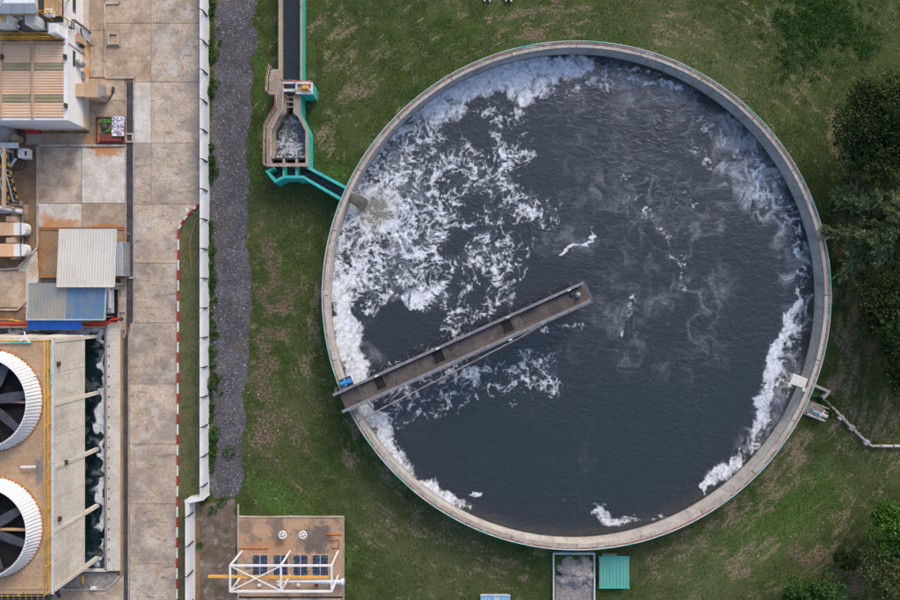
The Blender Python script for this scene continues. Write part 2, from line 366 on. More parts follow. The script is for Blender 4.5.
M['white_kerb'] = mottle('white_kerb_paint', (.78, .77, .75), (.68, .66, .63), 1.2, (((.4, .35, .3), 2., .58, .75, .5),), rough=.7)
M['dull_red'] = mottle('dull_red_steel', (.22, .055, .045), (.17, .05, .04), 1., (((.4, .3, .25), 1.6, .58, .72, .5),), rough=.7)
M['green'] = mottle('green_plastic', (.08, .26, .04), (.05, .17, .03), 1.5, rough=.6)
M['yellow'] = mottle('yellow_paint', (.75, .42, .03), (.62, .33, .03), 1.2, (((.35, .2, .08), 1.6, .56, .7, .6),), rough=.6)
M['orange'] = mottle('orange_paint', (.80, .42, .09), (.74, .38, .08), 1., rough=.55)
M['rust'] = mottle('orange_rust', (.50, .20, .05), (.36, .13, .04), 1.2, (((.6, .35, .15), 1.6, .55, .7, .5),), rough=.85)
M['steel'] = mottle('grey_steel', (.36, .37, .39), (.30, .31, .33), .9, (((.25, .17, .12), 1.5, .6, .75, .5),), rough=.5, metal=.3)
M['girder'] = mottle('lavender_grey_girder', (.27, .27, .31), (.22, .22, .255), .8, (((.16, .12, .11), 1.2, .56, .72, .6),), rough=.6)
M['bridge_deck'] = mottle('brown_bridge_deck', (.165, .135, .125), (.125, .10, .095), .6, (((.24, .175, .135), .5, .52, .68, .6), ((.06, .05, .05), 1., .50, .66, .7), ((.05, .045, .045), 3.4, .56, .66, .6)), rand=.16)
M['dark'] = mottle('dark_steel', (.045, .045, .05), (.07, .065, .065), 1.4, rough=.7)
M['cover'] = mottle('dark_drain_cover', (.05, .055, .065), (.075, .075, .08), 1., (((.14, .11, .09), 1.2, .58, .74, .6),), rough=.75, rand=.15)
M['black'] = mottle('dark_void', (.015, .015, .017), (.022, .02, .02), 1., rough=.9)
M['beige'] = mottle('beige_metal', (.50, .36, .25), (.46, .32, .21), .8, rough=.55, grain=.06)
M['tan_paint'] = mottle('tan_vessel_paint', (.72, .46, .27), (.68, .43, .25), .8, rough=.5, grain=.05)
M['bluemotor'] = mottle('bright_blue_paint', (.03, .30, .68), (.04, .26, .58), 1.5, rough=.5)
M['walk'] = mottle('walkway_concrete', (.42, .345, .27), (.34, .275, .215), .8, (((.20, .16, .13), 1.2, .55, .72, .55),))
M['handrail'] = mottle('white_handrail', (.72, .70, .74), (.62, .58, .62), 1.5, (((.50, .10, .06), 1.2, .55, .66, .8),), rough=.55)
M['redrail'] = mottle('oxide_red_rail', (.45, .09, .05), (.52, .22, .15), 1.5, (((.7, .62, .6), 1.5, .56, .68, .7),), rough=.6)
M['pipe_white'] = mottle('white_pipe_with_rust', (.74, .69, .67), (.62, .55, .52), 1.2, (((.50, .20, .13), 1.2, .5, .62, .7),), rough=.6)
M['pipe_pale'] = mottle('pale_blue_pipe', (.60, .66, .74), (.54, .60, .68), 1., (((.4, .35, .32), 1.5, .6, .75, .5),), rough=.5)
M['stack'] = mottle('white_stack_fibreglass', (.76, .77, .80), (.70, .71, .75), .8, (((.52, .36, .26), 1.4, .63, .78, .35),), rough=.5, grain=.05)
M['blade'] = mottle('silver_blade', (.13, .13, .14), (.09, .09, .10), 1., rough=.45, metal=.2)
M['bark'] = mottle('bark', (.13, .10, .075), (.09, .07, .05), 2., bump=.6)
M['pale_bark'] = mottle('pale_bark', (.27, .23, .18), (.20, .165, .125), 2., bump=.6)
M['soil_path'] = mottle('worn_mossy_path', (.22, .18, .15), (.13, .09, .065), .42, (((.12, .075, .05), .6, .48, .6, .75), ((.34, .31, .29), .9, .55, .68, .7), ((.05, .085, .02), .8, .55, .66, .8)), bump=.5, fine=9., grain=.28)
def m_gravel(name, c1, c2, c3):
    k = NT(name)
    st = k.voro(9., 'F1', 'Color'); g = k.n('ShaderNodeSeparateColor'); k.l(st, g.inputs[0])
    c = k.mix(k.map(k.noise(.35, 6, .6), .38, .62), c1, c2)
    c = k.mix(1., c, k.map(g.outputs[0], 0, 1, .7, 1.3), 'MULTIPLY')
    c = k.mix(k.map(g.outputs[1], .93, .97, 0, .75), c, c3)
    c = k.mix(k.math('MULTIPLY', k.map(k.noise(.55, 7, .66), .54, .68), .6), c, (.11, .085, .06))
    k.bump(k.voro(9.), .6, .04)
    return k.fin(c, .85)
M['gravel'] = m_gravel('dark_gravel', (.075, .072, .082), (.112, .107, .118), (.30, .30, .32))
M['aggregate'] = m_gravel('aggregate_heap', (.36, .325, .30), (.44, .40, .36), (.58, .55, .52))
M['aggregate_dark'] = m_gravel('fine_dark_aggregate', (.25, .225, .215), (.30, .27, .255), (.4, .38, .36))
def m_grate():
    k = NT('stained_filter_grate')
    v = k.voro(5., 'F1', 'Color')
    q = k.n('ShaderNodeSeparateColor'); k.l(v, q.inputs[0])
    c = k.mix(k.map(q.outputs[0], .3, .7), (.05, .20, .24), (.05, .065, .22))
    c = k.mix(k.map(q.outputs[1], .55, .75), c, (.14, .05, .10))
    c = k.mix(k.map(k.noise(6., 4, .7), .45, .62), c, (.02, .035, .05))
    return k.fin(c, .5)
M['grate'] = m_grate()
def m_speck():
    k = NT('crumpled_pale_sheet')
    v = k.voro(5.5, 'F1', 'Color'); q = k.n('ShaderNodeSeparateColor'); k.l(v, q.inputs[0])
    c = k.mix(k.map(q.outputs[0], .45, .6), (.74, .72, .78), (.36, .34, .45))
    c = k.mix(k.map(q.outputs[1], .85, .9), c, (.35, .16, .17))
    k.bump(q.outputs[2], .5, .1)
    return k.fin(c, .6)
M['speck'] = m_speck()
def m_water(name, base, scale=1.5, wave=.25, rough=.06, foamy=False):
    k = NT(name)
    h = k.math('MULTIPLY', k.noise(scale, 3, .5, k.scalev(1., 1.35, 1.), .6), k.map(k.noise(.11, 3, .5), .35, .65, .55, 1.35))
    h2 = k.noise(scale*3.1, 2, .5)
    hh = k.math('ADD', h, k.math('MULTIPLY', h2, .28))
    if not foamy:
        k.bump(hh, wave, .3); return k.fin(base, rough, 0., .5)
    F = k.attr('foam'); film = k.attr('film')
    fine = k.noise(5.5, 5, .68)
    f = k.math('ADD', F, k.math('MULTIPLY', k.math('SUBTRACT', fine, .5), k.map(F, .1, .4, .36, .14)))
    a = k.math('POWER', k.map(f, -.2, .44), .95)
    fl = k.math('MULTIPLY', k.map(k.math('ADD', film, k.math('MULTIPLY', k.math('SUBTRACT', fine, .5), .14)), .02, 1.0, 0, .55), 1.)
    fl = k.math('MULTIPLY', fl, k.map(film, 0., .06))
    tot = k.math('MAXIMUM', a, fl)
    fc = k.mix(k.map(k.noise(2.2, 6, .66, None, .8), .36, .62), (.48, .52, .61), (.82, .85, .90))
    murk = k.attr('murk')
    wb = k.mix(murk, base, (.20, .20, .155))
    fc = k.mix(k.math('MULTIPLY', murk, .75), fc, (.47, .47, .41))
    c = k.mix(tot, wb, fc)
    b = k.bump(k.math('ADD', k.math('MULTIPLY', hh, k.map(tot, 0, .8, 1., .25)), k.math('MULTIPLY', a, .05)), wave, .35)
    return k.fin(c, k.map(tot, .05, .7, rough, .75), 0., k.map(tot, .05, .6, 1.0, .35))
M['tank_water'] = m_water('dark_tank_water', (.024, .031, .038), 1.55, .25, .06, True)
M['basin_water'] = m_water('dark_green_basin_water', (.006, .022, .024), 1.2, .2, .08, True)
M['channel_water'] = m_water('still_channel_water', (.022, .03, .04), 1.6, .12, .08)
M['chamber_water'] = m_water('churning_chamber_water', (.018, .024, .03), 1.6, .3, .1, True)
M['spill'] = mottle('murky_spilling_water', (.165, .155, .12), (.125, .12, .095), 1.4, (((.3, .3, .27), 1.2, .58, .75, .5),), rough=.12, bump=.5, spec=.5)
M['foam'] = mottle('basin_foam', (.74, .76, .82), (.62, .65, .72), 1.2, rough=.85, bump=.6)
def m_ground():
    k = NT('patchy_grass_ground')
    d = k.vmath('SUBTRACT', k.pos, (12.18, .45, 0)); ln = k.n('ShaderNodeVectorMath'); ln.operation = 'LENGTH'; k.l(d, ln.inputs[0]); r = ln.outputs['Value']
    u = k.vmath('NORMALIZE', d); sx = k.n('ShaderNodeSeparateXYZ'); k.l(u, sx.inputs[0])
    cb = k.n('ShaderNodeCombineXYZ'); k.l(r, cb.inputs[0])
    k.l(k.math('MULTIPLY', sx.outputs[0], 7.5), cb.inputs[1]); k.l(k.math('MULTIPLY', sx.outputs[1], 7.5), cb.inputs[2])
    st = k.noise(1.7, 6, .66, cb.outputs[0], .4)             # mown tangentially around the tank
    big = k.noise(.16, 5, .6); mid = k.noise(.7, 6, .64); fine = k.noise(4.2, 5, .7)
    bare = k.attr('bare'); lush = k.attr('lush'); soil = k.attr('soil'); dry = k.attr('dry')
    g = k.mix(k.map(mid, .36, .64), (.040, .064, .016), (.064, .094, .026))
    g = k.mix(k.math('MULTIPLY', k.map(big, .42, .62), .7), g, (.080, .095, .032))
    g = k.mix(k.map(lush, .25, .8), g, k.mix(k.map(fine, .35, .6), (.045, .105, .02), (.085, .17, .036)))
    g = k.mix(k.math('MULTIPLY', dry, .6), g, (.14, .13, .066))
    v = k.math('ADD', k.math('MULTIPLY', bare, .85), k.math('ADD', k.math('MULTIPLY', k.math('SUBTRACT', st, .475), 2.5), k.math('MULTIPLY', k.math('SUBTRACT', mid, .48), 1.5)))
    v = k.math('ADD', v, k.math('MULTIPLY', k.math('SUBTRACT', fine, .47), 1.0))
    bc = k.mix(k.map(fine, .35, .65), (.18, .125, .085), (.275, .205, .15))
    c = k.mix(k.math('MULTIPLY', k.map(v, .26, .80), .78), g, bc)
    sv = k.math('ADD', soil, k.math('ADD', k.math('MULTIPLY', k.math('SUBTRACT', mid, .5), 1.3), k.math('MULTIPLY', k.math('SUBTRACT', fine, .5), .5)))
    c = k.mix(k.math('MULTIPLY', k.map(sv, .26, .62), .85), c, k.mix(k.map(fine, .4, .62), (.11, .066, .042), (.20, .145, .115)))
    peb = k.voro(3.2, 'F1', 'Distance')
    c = k.mix(k.math('MULTIPLY', k.map(peb, .10, .06), k.map(soil, .35, .6)), c, (.36, .34, .34))
    c = k.mix(1., c, k.map(fine, .25, .75, .62, 1.32), 'MULTIPLY')
    k.bump(k.math('ADD', fine, mid), .6, .08)
    return k.fin(c, .95, 0., .15)
M['ground'] = m_ground()
def m_leaf(name, c1, c2, c3, sc=.5):
    k = NT(name)
    c = k.mix(k.map(k.noise(sc, 4, .6), .35, .65), c1, c2)
    c = k.mix(k.map(k.noise(3.5, 3, .6), .52, .75), c, c3)
    c = k.mix(1., c, k.map(k.geo.outputs['Random Per Island'], 0, 1, .55, 1.45), 'MULTIPLY')
    k.put(k.p.inputs['Base Color'], c); k.p.inputs['Roughness'].default_value = .6; k.p.inputs['Specular IOR Level'].default_value = .25
    tr = k.n('ShaderNodeBsdfTranslucent'); k.l(c, tr.inputs['Color']); ms = k.n('ShaderNodeMixShader'); ms.inputs[0].default_value = .22
    k.l(k.p.outputs[0], ms.inputs[1]); k.l(tr.outputs[0], ms.inputs[2]); k.l(ms.outputs[0], k.out.inputs['Surface'])
    return k.m
M['leaf_dark'] = m_leaf('dark_evergreen_leaf', (.034, .062, .018), (.052, .088, .024), (.14, .175, .04))
M['leaf_mid'] = m_leaf('mid_green_leaf', (.045, .115, .026), (.07, .155, .034), (.14, .23, .055))
M['leaf_fresh'] = m_leaf('fresh_green_leaf', (.07, .16, .022), (.10, .20, .03), (.17, .28, .045))
M['leaf_olive'] = m_leaf('olive_green_leaf', (.085, .115, .036), (.12, .145, .048), (.19, .20, .085))
M['needle'] = m_leaf('feathery_needle', (.15, .20, .085), (.21, .26, .11), (.30, .33, .15))
M['grass'] = m_leaf('grass_blade', (.048, .080, .016), (.080, .112, .027), (.14, .13, .055), .35)
M['weed'] = m_leaf('weed_leaf', (.035, .10, .016), (.06, .145, .022), (.11, .19, .035))
M['verge'] = mottle('olive_verge_grass', (.15, .15, .068), (.105, .12, .045), .8, (((.17, .11, .06), .6, .58, .7, .6), ((.04, .065, .015), .9, .55, .7, .7)), bump=.6, fine=10., grain=.35, rough=.95)
M['algae'] = mottle('green_algae_floor', (.07, .13, .03), (.05, .10, .025), 1.2, rough=.6)
M['grime'] = mottle('waterline_grime', (.10, .10, .085), (.16, .155, .13), 1.2, (((.05, .07, .04), 1.5, .52, .66, .7),), rough=.5)
M['race'] = mottle('fast_race_water', (.022, .028, .035), (.032, .038, .046), 1.5, (((.30, .32, .36), 1.8, .56, .70, .5, (.6, 1.6, 1.)),), rough=.12, bump=.5, spec=.5)

# ------------------------------------------------------------------ ground
TC = Vector((12.18, .43)); R_IN, R_OUT, Z_RIM, Z_WATER = 23.96, 24.44, 2.6, .4
BARE = [[(318,28,14,.34),(345,22,12,.34)],[(332,66,10,.4),(348,56,8,.36)],[(330,118,7,.5),(327,142,8,.5),(322,155,6,.4)],[(362,72,14,.36),(372,60,10,.36)],[(345,96,9,.36),(366,84,9,.36)],
 [(520,28,26,.3),(570,26,24,.3)],[(668,30,16,.3),(700,28,12,.3)],[(755,20,12,.34)],[(790,60,14,.34),(800,95,16,.3)],[(838,118,13,.5),(840,170,10,.4),(846,250,12,.46),(850,310,12,.44),(848,350,14,.46),(842,390,14,.5)],
 [(845,440,18,.4),(880,405,14,.42),(886,450,16,.34)],[(800,450,18,.44),(770,485,18,.44),(735,512,18,.44)],[(735,560,16,.46),(770,545,12,.44)],[(842,522,10,.5),(835,550,12,.46),(850,500,8,.46)],[(815,560,14,.36)],[(700,540,14,.36),(660,560,12,.34)],
 [(395,480,10,.36),(370,450,10,.36)],[(345,420,8,.4),(352,455,10,.4)],[(370,540,12,.34)],[(312,290,8,.4),(314,340,8,.42),(310,370,8,.4)],[(290,310,9,.3)],[(480,565,12,.3),(520,575,12,.3)],[(770,165,9,.32)],[(375,520,8,.34),(480,545,8,.36)],[(250,30,4,.4)],[(420,525,10,.34)],[(690,590,14,.3)]]
LUSH = [[(700,570,44,.42),(760,540,34,.5),(825,490,36,.46),(800,505,24,.5)],[(640,575,24,.36)],[(450,30,40,.34),(600,20,30,.3)],[(815,14,16,.9),(830,28,12,.8),(805,34,8,.7)],[(862,48,6,.7)],[(300,100,10,.3)],[(372,150,12,.4)],[(262,40,8,.5),(262,110,8,.5),(258,180,8,.4)],[(335,175,12,.5)],[(283,262,10,.5)],[(262,495,14,.6),(300,505,18,.5),(250,480,10,.5)],[(440,20,10,.3),(400,60,14,.3)],[(330,540,4,.6),(352,560,6,.6)],[(740,235,14,.35),(800,130,10,.3)],[(286,350,14,.35)],[(600,548,20,.5),(545,552,20,.4)],[(700,60,14,.3)],[(780,520,20,.35),(820,470,16,.35)],[(275,388,8,.5)]]
SOIL = [[(262,235,10,.42),(280,290,16,.44),(270,335,12,.44),(258,390,12,.5)],[(268,395,16,.4),(300,440,14,.36),(310,480,10,.3)],[(262,420,13,.5),(270,450,11,.46)],[(286,290,10,.34),(290,330,8,.3)],[(310,220,8,.3),(268,228,6,.4)],[(285,470,8,.3)],[(545,18,34,.34)],[(385,18,20,.2)],[(845,210,14,.42),(855,280,14,.4),(865,340,14,.4)],[(790,548,12,.4),(845,585,16,.5),(870,575,14,.5)],[(375,530,20,.22)],[(240,300,5,.5),(243,350,4,.4)],[(340,445,7,.4)],[(213,60,3,.5),(213,140,3,.4)],[(725,90,20,.25)],[(640,14,18,.25)]]
DRY = [[(680,60,50,.7),(740,110,40,.6)],[(450,560,50,.6),(390,500,40,.5)],[(700,580,50,.6),(650,570,30,.6)],[(280,220,30,.3)],[(300,400,30,.4)],[(188,300,16,.7),(188,480,16,.7)],[(560,70,80,.2)],[(860,470,30,.4)]]
def field(X, Y, L, seed):
    wx, wy = curl_warp(X, Y, 22., 6., 2, seed); out = np.zeros_like(X)
    for s in L: out = np.maximum(out, stroke(wx, wy, [(a, b, w*1.25, k) for a, b, w, k in s]))
    return out
gx = np.concatenate(([-900, -300, -80], np.arange(-48, 48.01, .3), [80, 300, 900]))
gy = np.concatenate(([-900, -300, -60], np.arange(-33, 33.01, .3), [60, 300, 900]))
GX, GY = np.meshgrid(gx, gy); PX, PY = GX*10+450, 300-GY*10
nx, ny = len(gx), len(gy)
idx = np.arange(nx*ny).reshape(ny, nx)
quads = np.stack([idx[:-1, :-1], idx[:-1, 1:], idx[1:, 1:], idx[1:, :-1]], -1).reshape(-1, 4)
f_bare, f_lush, f_soil, f_dry = field(PX, PY, BARE, 301), field(PX, PY, LUSH, 302), field(PX, PY, SOIL, 303), field(PX, PY, DRY, 304)
struct(np_mesh('ground', np.stack([GX, GY, GX*0], -1).reshape(-1, 3), quads, M['ground'], attrs=dict(bare=f_bare.ravel(), lush=f_lush.ravel(), soil=f_soil.ravel(), dry=f_dry.ravel())))

def in_poly(X, Y, P):
    r = np.zeros(X.shape, bool); j = len(P)-1
    for i in range(len(P)):
        (xi, yi), (xj, yj) = P[i], P[j]
        r ^= ((yi > Y) != (yj > Y)) & (X < (xj-xi)*(Y-yi)/(yj-yi+1e-12)+xi); j = i
    return r
GRAVEL = [(217,-40),(255,-40),(256,14),(251,22),(259,30),(257,52),(250,60),(253,75),(252,110),(247,150),(249,180),(246,235),(250,262),(253,300),(249,320),(249,360),(244,390),(247,420),(241,450),(244,470),(243,490),(235,500),(216,499),(209,488),(208,468),(216,450),(211,430),(211,380),(209,330),(213,300),(209,250),(211,220),(208,190),(210,150),(213,90),(216,50),(213,30)]
PATH = [(197,506),(234,500),(237,515),(238,640),(199,640)]
def patch(name, outline, bbox, mat, z, rag=5., step=.1, seed=9):
    xs = np.arange(bbox[0], bbox[2], step*10); ys = np.arange(bbox[1], bbox[3], step*10); X, Y = np.meshgrid(xs, ys)
    wx = X+(fbm(X/9., Y/9., 4, seed)-.5)*rag*2.6; wy = Y+(fbm(X/9.+50, Y/9., 4, seed+5)-.5)*rag*2.6
    m = in_poly(wx, wy, outline); c = m[:-1, :-1] & m[1:, :-1] & m[:-1, 1:] & m[1:, 1:]
    id_ = np.arange(X.size).reshape(X.shape); q = np.stack([id_[1:, :-1], id_[1:, 1:], id_[:-1, 1:], id_[:-1, :-1]], -1)[c]
    u, inv = np.unique(q.ravel(), return_inverse=True)
    V = np.stack([(X.ravel()-450)*.1, (300-Y.ravel())*.1, np.full(X.size, z)], -1)[u]
    return struct(np_mesh(name, V, inv.reshape(-1, 4), mat))
patch('gravel_track', GRAVEL, (195, -45, 270, 510), M['gravel'], .008, 2.6)
patch('path', PATH, (190, 495, 245, 645), M['soil_path'], .006, 3.)

# ------------------------------------------------------------------ round settling tank and its water
tank = thing('settling_tank', 'huge round open concrete settling tank filled with dark foaming water', 'tank', (TC.x, TC.y, 0))
MB().lathe((TC.x, TC.y), [(R_OUT, 0), (R_OUT, Z_RIM-.18), (R_OUT-.03, Z_RIM-.18)], 180, mi=0).build('outer_face', M['teal'], tank)
MB().lathe((TC.x, TC.y), [(R_OUT-.03, 0), (R_OUT-.03, Z_RIM-.16), (R_IN, Z_RIM-.16), (R_IN, -1.), ], 180).build('wall', M['tank_wall'], tank)
for k in range(24):      # cap stones of the rim, one for each pour
    a0, a1 = 2*math.pi*k/24+.0015, 2*math.pi*(k+1)/24-.0015
    MB().lathe((TC.x, TC.y), [(R_IN-.05, Z_RIM-.155), (R_IN-.05, Z_RIM), (R_OUT-.02, Z_RIM), (R_OUT-.02, Z_RIM-.155)], 10, a0, a1, smooth=False).build('rim_section', M['rim'], tank)
MB().lathe((TC.x, TC.y), [(R_OUT-.17, Z_RIM+.002), (R_OUT-.17, Z_RIM+.06), (R_OUT-.06, Z_RIM+.06), (R_OUT-.06, Z_RIM+.002)], 180, smooth=False).build('wheel_track', M['rust_rail'], tank)
MB().lathe((TC.x, TC.y), [(R_OUT+.05+.06*math.cos(t), Z_RIM+.03+.06*math.sin(t)) for t in np.linspace(0, 2*math.pi, 9)], 180).build('edge_pipe', M['rim_teal'], tank)
MB().lathe((TC.x, TC.y), [(R_IN-.004, .1), (R_IN-.004, .62)], 180).build('waterline_stain', M['grime'], tank)
def foam_sheet(name, inside, bbox, z, mat, step, fields, parent=None):
    s = .1*(CAM_H-z)/CAM_H
    xs = np.arange(bbox[0], bbox[2]+step, step); ys = np.arange(bbox[1], bbox[3]+step, step); X, Y = np.meshgrid(xs, ys)
    m = inside(X, Y); c = m[:-1, :-1] & m[1:, :-1] & m[:-1, 1:] & m[1:, 1:]
    id_ = np.arange(X.size).reshape(X.shape); q = np.stack([id_[1:, :-1], id_[1:, 1:], id_[:-1, 1:], id_[:-1, :-1]], -1)[c]
    u, inv = np.unique(q.ravel(), return_inverse=True); x, y = X.ravel()[u], Y.ravel()[u]
    F, film, murk = fields(x, y)
    o = np_mesh(name, np.stack([(x-450)*s, (300-y)*s, np.full(x.shape, z)], -1), inv.reshape(-1, 4), mat, attrs=dict(foam=F, film=film, murk=murk), smooth=True)
    return struct(o)
def tank_fields(x, y):
    F, film, n = foam_fields(x, y)
    d = np.hypot(x-375, y-209)
    murk = (1-sstep(8, 27, d+18*(n-.5)))*.95
    F = F-.28*(1-sstep(3, 15, d+10*(n-.5)))
    F = F+.22*np.exp(-((d+8*(n-.5)-19)/5.)**2)
    return F, film, murk
foam_sheet('water', lambda X, Y: np.hypot(X-572.5, Y-296) < 242.6, (328, 52, 818, 540), Z_WATER, M['tank_water'], .65, tank_fields)

# ------------------------------------------------------------------ concrete road and yard on the left
base = MB().rect(-150, -150, 199.5, 760, -.2, .01).build('yard_base', M['yard_brown']); struct(base)
road = sroot('road', W(160, 300))
JY = [-37, 23, 82, 143, 204, 263, 323, 384, 444, 504, 564, 624]
def slab(par, pts, mat, z=.05): MB().poly(pts, .011, z).build('slab', mat, par)
g = .22
for a, b in zip(JY[:-1], JY[1:]):
    if b <= 204:
        x0 = 134.6 if a >= 82 else 105.5
        slab(road, [(x0, a+g), (151-g, a+g), (151-g, b-g), (135.2, b-g), (135.2, 76.4), (x0, 76.4)] if a == 23 else [(x0, a+g), (151-g, a+g), (151-g, b-g), (x0, b-g)], M['yard_pale'] if a == 82 else (M['yard'] if a < 82 else M['road']))
        slab(road, [(151+g, a+g), (199.2, a+g), (199.2, b-g), (151+g, b-g)], M['road'])
    elif a == 204: slab(road, [(134.6, a+g), (198, a+g), (178, 228.5), (176.8, b-g), (134.6, b-g)], M['road'])
    else:
        x0 = 134.6 if b < 330 else 130
        slab(road, [(x0, a+g), (176.6, a+g), (176.6-.3, b-g), (x0, b-g)], M['road'])
yard = sroot('yard', W(80, 190))
for x0, y0, x1, y1, m in ((89.8, -40, 103.6, 30, 'yard'), (89.8, 30.4, 103.6, 77, 'yard'), (89.8, 78.6, 124.4, 100, 'yard'), (89.8, 100.4, 124.4, 144, 'yard'),
                          (26, 133.4, 89.4, 144.4, 'yard'), (38.6, 147, 81.4, 203, 'yard'), (82, 147, 124.6, 203, 'yard_pale'), (38.6, 203.5, 81.4, 227.6, 'yard_pale'), (82, 203.5, 124.6, 227.6, 'yard'),
                          (-40, 271, 26, 307, 'yard'), (120.6, 278.6, 124.8, 330, 'yard'), (108.6, 283, 120, 330, 'yard')):
    slab(yard, [(x0, y0), (x1, y0), (x1, y1), (x0, y1)], M[m])
slab(yard, [(18, 268), (37, 247.5), (38.6, 280), (26.6, 303)], M['yard_pale'], .046)
slab(yard, [(54, 594), (62, 590), (105, 590), (120, 575), (123.5, 575), (123.5, 640), (30, 640)], M['yard'], .048)
# pit with a rusty orange lip under the roofs
pit = sroot('pit', W(80, 252))
MB().rect(39.5, 229.6, 124.4, 276.8, .011, .03).build('floor', M['rust_floor'], pit)
for x0, y0, x1, y1 in ((39.2, 228.4, 125.2, 229.8), (39.2, 276.4, 125.2, 277.8), (39.2, 229.8, 40.6, 276.4), (124, 229.8, 125.2, 276.4)):
    MB().rect(x0, y0, x1, y1, .011, .12).build('lip', M['rust'], pit)
# kerbs, in cast lengths
def kerb_run(root, pts, w, z1, mat, seg=22., gap=.35, name='kerb_block', alt=None):
    c = 0
    for (x0, y0), (x1, y1) in zip(pts[:-1], pts[1:]):
        L = math.hypot(x1-x0, y1-y0); n = max(1, round(L/seg)); ux, uy = (x1-x0)/L, (y1-y0)/L
        for i in range(n):
            a, b = L*i/n+gap/2, L*(i+1)/n-gap/2; px, py = -uy*w/2, ux*w/2
            m = mat if alt is None or c % 2 == 0 else alt; c += 1
            MB().poly([(x0+ux*a+px, y0+uy*a+py), (x0+ux*b+px, y0+uy*b+py), (x0+ux*b-px, y0+uy*b-py), (x0+ux*a-px, y0+uy*a-py)], .012, z1).build(name, m, root)
yk = sroot('yard_kerb', W(60, 146))
kerb_run(yk, [(125, 145.2), (38, 145.2)], 2., .17, M['kerb']); kerb_run(yk, [(37.3, 146.2), (37.3, 247.5), (17, 268.5), (-20, 270.5)], 2., .17, M['kerb'])
kerb_run(yk, [(119, -6), (119, 2.8), (104.6, 2.8), (104.6, 29)], 1.9, .17, M['kerb'], 20); kerb_run(yk, [(104.6, 46.5), (104.6, 77.4), (134, 77.4)], 1.9, .17, M['kerb'], 16)
kerb_run(yk, [(-20, 309.6), (17, 309.8), (26.5, 300.5)], 1.6, .17, M['kerb'], 20)
pk = sroot('painted_kerb', W(178, 400))
kerb_run(pk, [(198.4, 204.2), (191, 211.5)], 1.7, .18, M['red_kerb'], 3., .1, alt=M['white_kerb'])
kerb_run(pk, [(191, 211.5), (183.5, 219.8), (178.3, 229)], 1.7, .18, M['red_kerb'], 5.2, .1, alt=M['white_kerb'])
kerb_run(pk, [(178.2, 229), (176.6, 620)], 1.7, .18, M['red_kerb'], 10.2, .1, alt=M['white_kerb'])
# drain along the road
dr = sroot('drain', W(129, 300))
kerb_run(dr, [(125.6, 82), (125.6, 331), (124, 338)], 1.1, .075, M['kerb'], 21, .3); kerb_run(dr, [(133.6, 78.5), (133.6, 321), (129, 335), (128.6, 620)], 1.1, .078, M['kerb'], 21, .3)
for k in range(40):
    y0 = 82+k*13.6
    if y0 > 600: break
    if y0 < 322: q = [(126.4, y0), (132.9, y0), (132.9, y0+13.3), (126.4, y0+13.3)]
    else: q = [(123.8, y0), (127.6, y0), (127.6, y0+13.3), (123.8, y0+13.3)]
    if 318 < y0 < 322.5: q[2], q[3] = (128.5, y0+13.3), (123.8, y0+13.3)
    MB().poly(q, .011, .03).build('drain_cover', M['cover'], dr)
MB().strip([W(126.2, 134)[:2], W(126.2, 142)[:2], W(133.2, 142)[:2], W(133.2, 134)[:2]], .14, .02, .14, closed=True).build('sump_frame', M['kerb'], dr)
MB().rect(124.4, 276.9, 134.2, 278.6, .02, .13).build('cross_kerb', M['kerb'], dr)
MB().rect(41, 278.6, 134, 282.4, .011, .035).build('cross_cover', M['cover'], dr)
# square pad with a sump between the building and the road
pad = thing('valve_pit', 'small square concrete valve pit with an open sump beside the pale building', 'valve pit', W(112, 37.5))
MB().rect(104.2, 28.6, 120.2, 46.4, .012, .16).build('slab', M['walk'], pad)
MB().strip([W(110, 34.5)[:2], W(119, 34.5)[:2], W(119, 44.6)[:2], W(110, 44.6)[:2]], .16, .161, .34, closed=True).build('sump_frame', M['kerb'], pad)
MB().rect(110.9, 35.4, 118.1, 43.7, .161, .2).build('cover', M['beige'], pad)

# grass strip behind the painted kerb
def grass_allowed(X, Y):
    m = np.hypot(X-567, Y-296) > 246
    m &= ~((X < 199.5) & ~((X > 179.5) & (Y > 224) & (Y < 800)) & ~((Y > 206) & (Y <= 224) & (X > 179+ (224-Y)*1.02)))
    m &= ~((X > 198) & (X < 208.5) & (Y < 505)); m &= ~((X > 182) & (X < 196) & (Y > 498))
    m &= ~((X > 237) & (X < 344) & (Y > 516)); m &= ~((X > 199) & (X < 237) & (Y > 500))
    m &= ~((X > 553) & (X < 630) & (Y > 556)); m &= ~((X > 264) & (X < 316) & (Y < 183)); m &= ~in_poly(X, Y, [(296, 165), (350, 185), (350, 205), (270, 185)])
    return m
strip_ = MB().poly([(179.2, 229), (184.4, 220.6), (192, 212.4), (199.4, 205.5), (199.4, 497), (184, 500), (184, 640), (177.6, 640)], .011, .06).build('verge', M['verge'] if 'verge' in M else M['ground'])
struct(strip_)

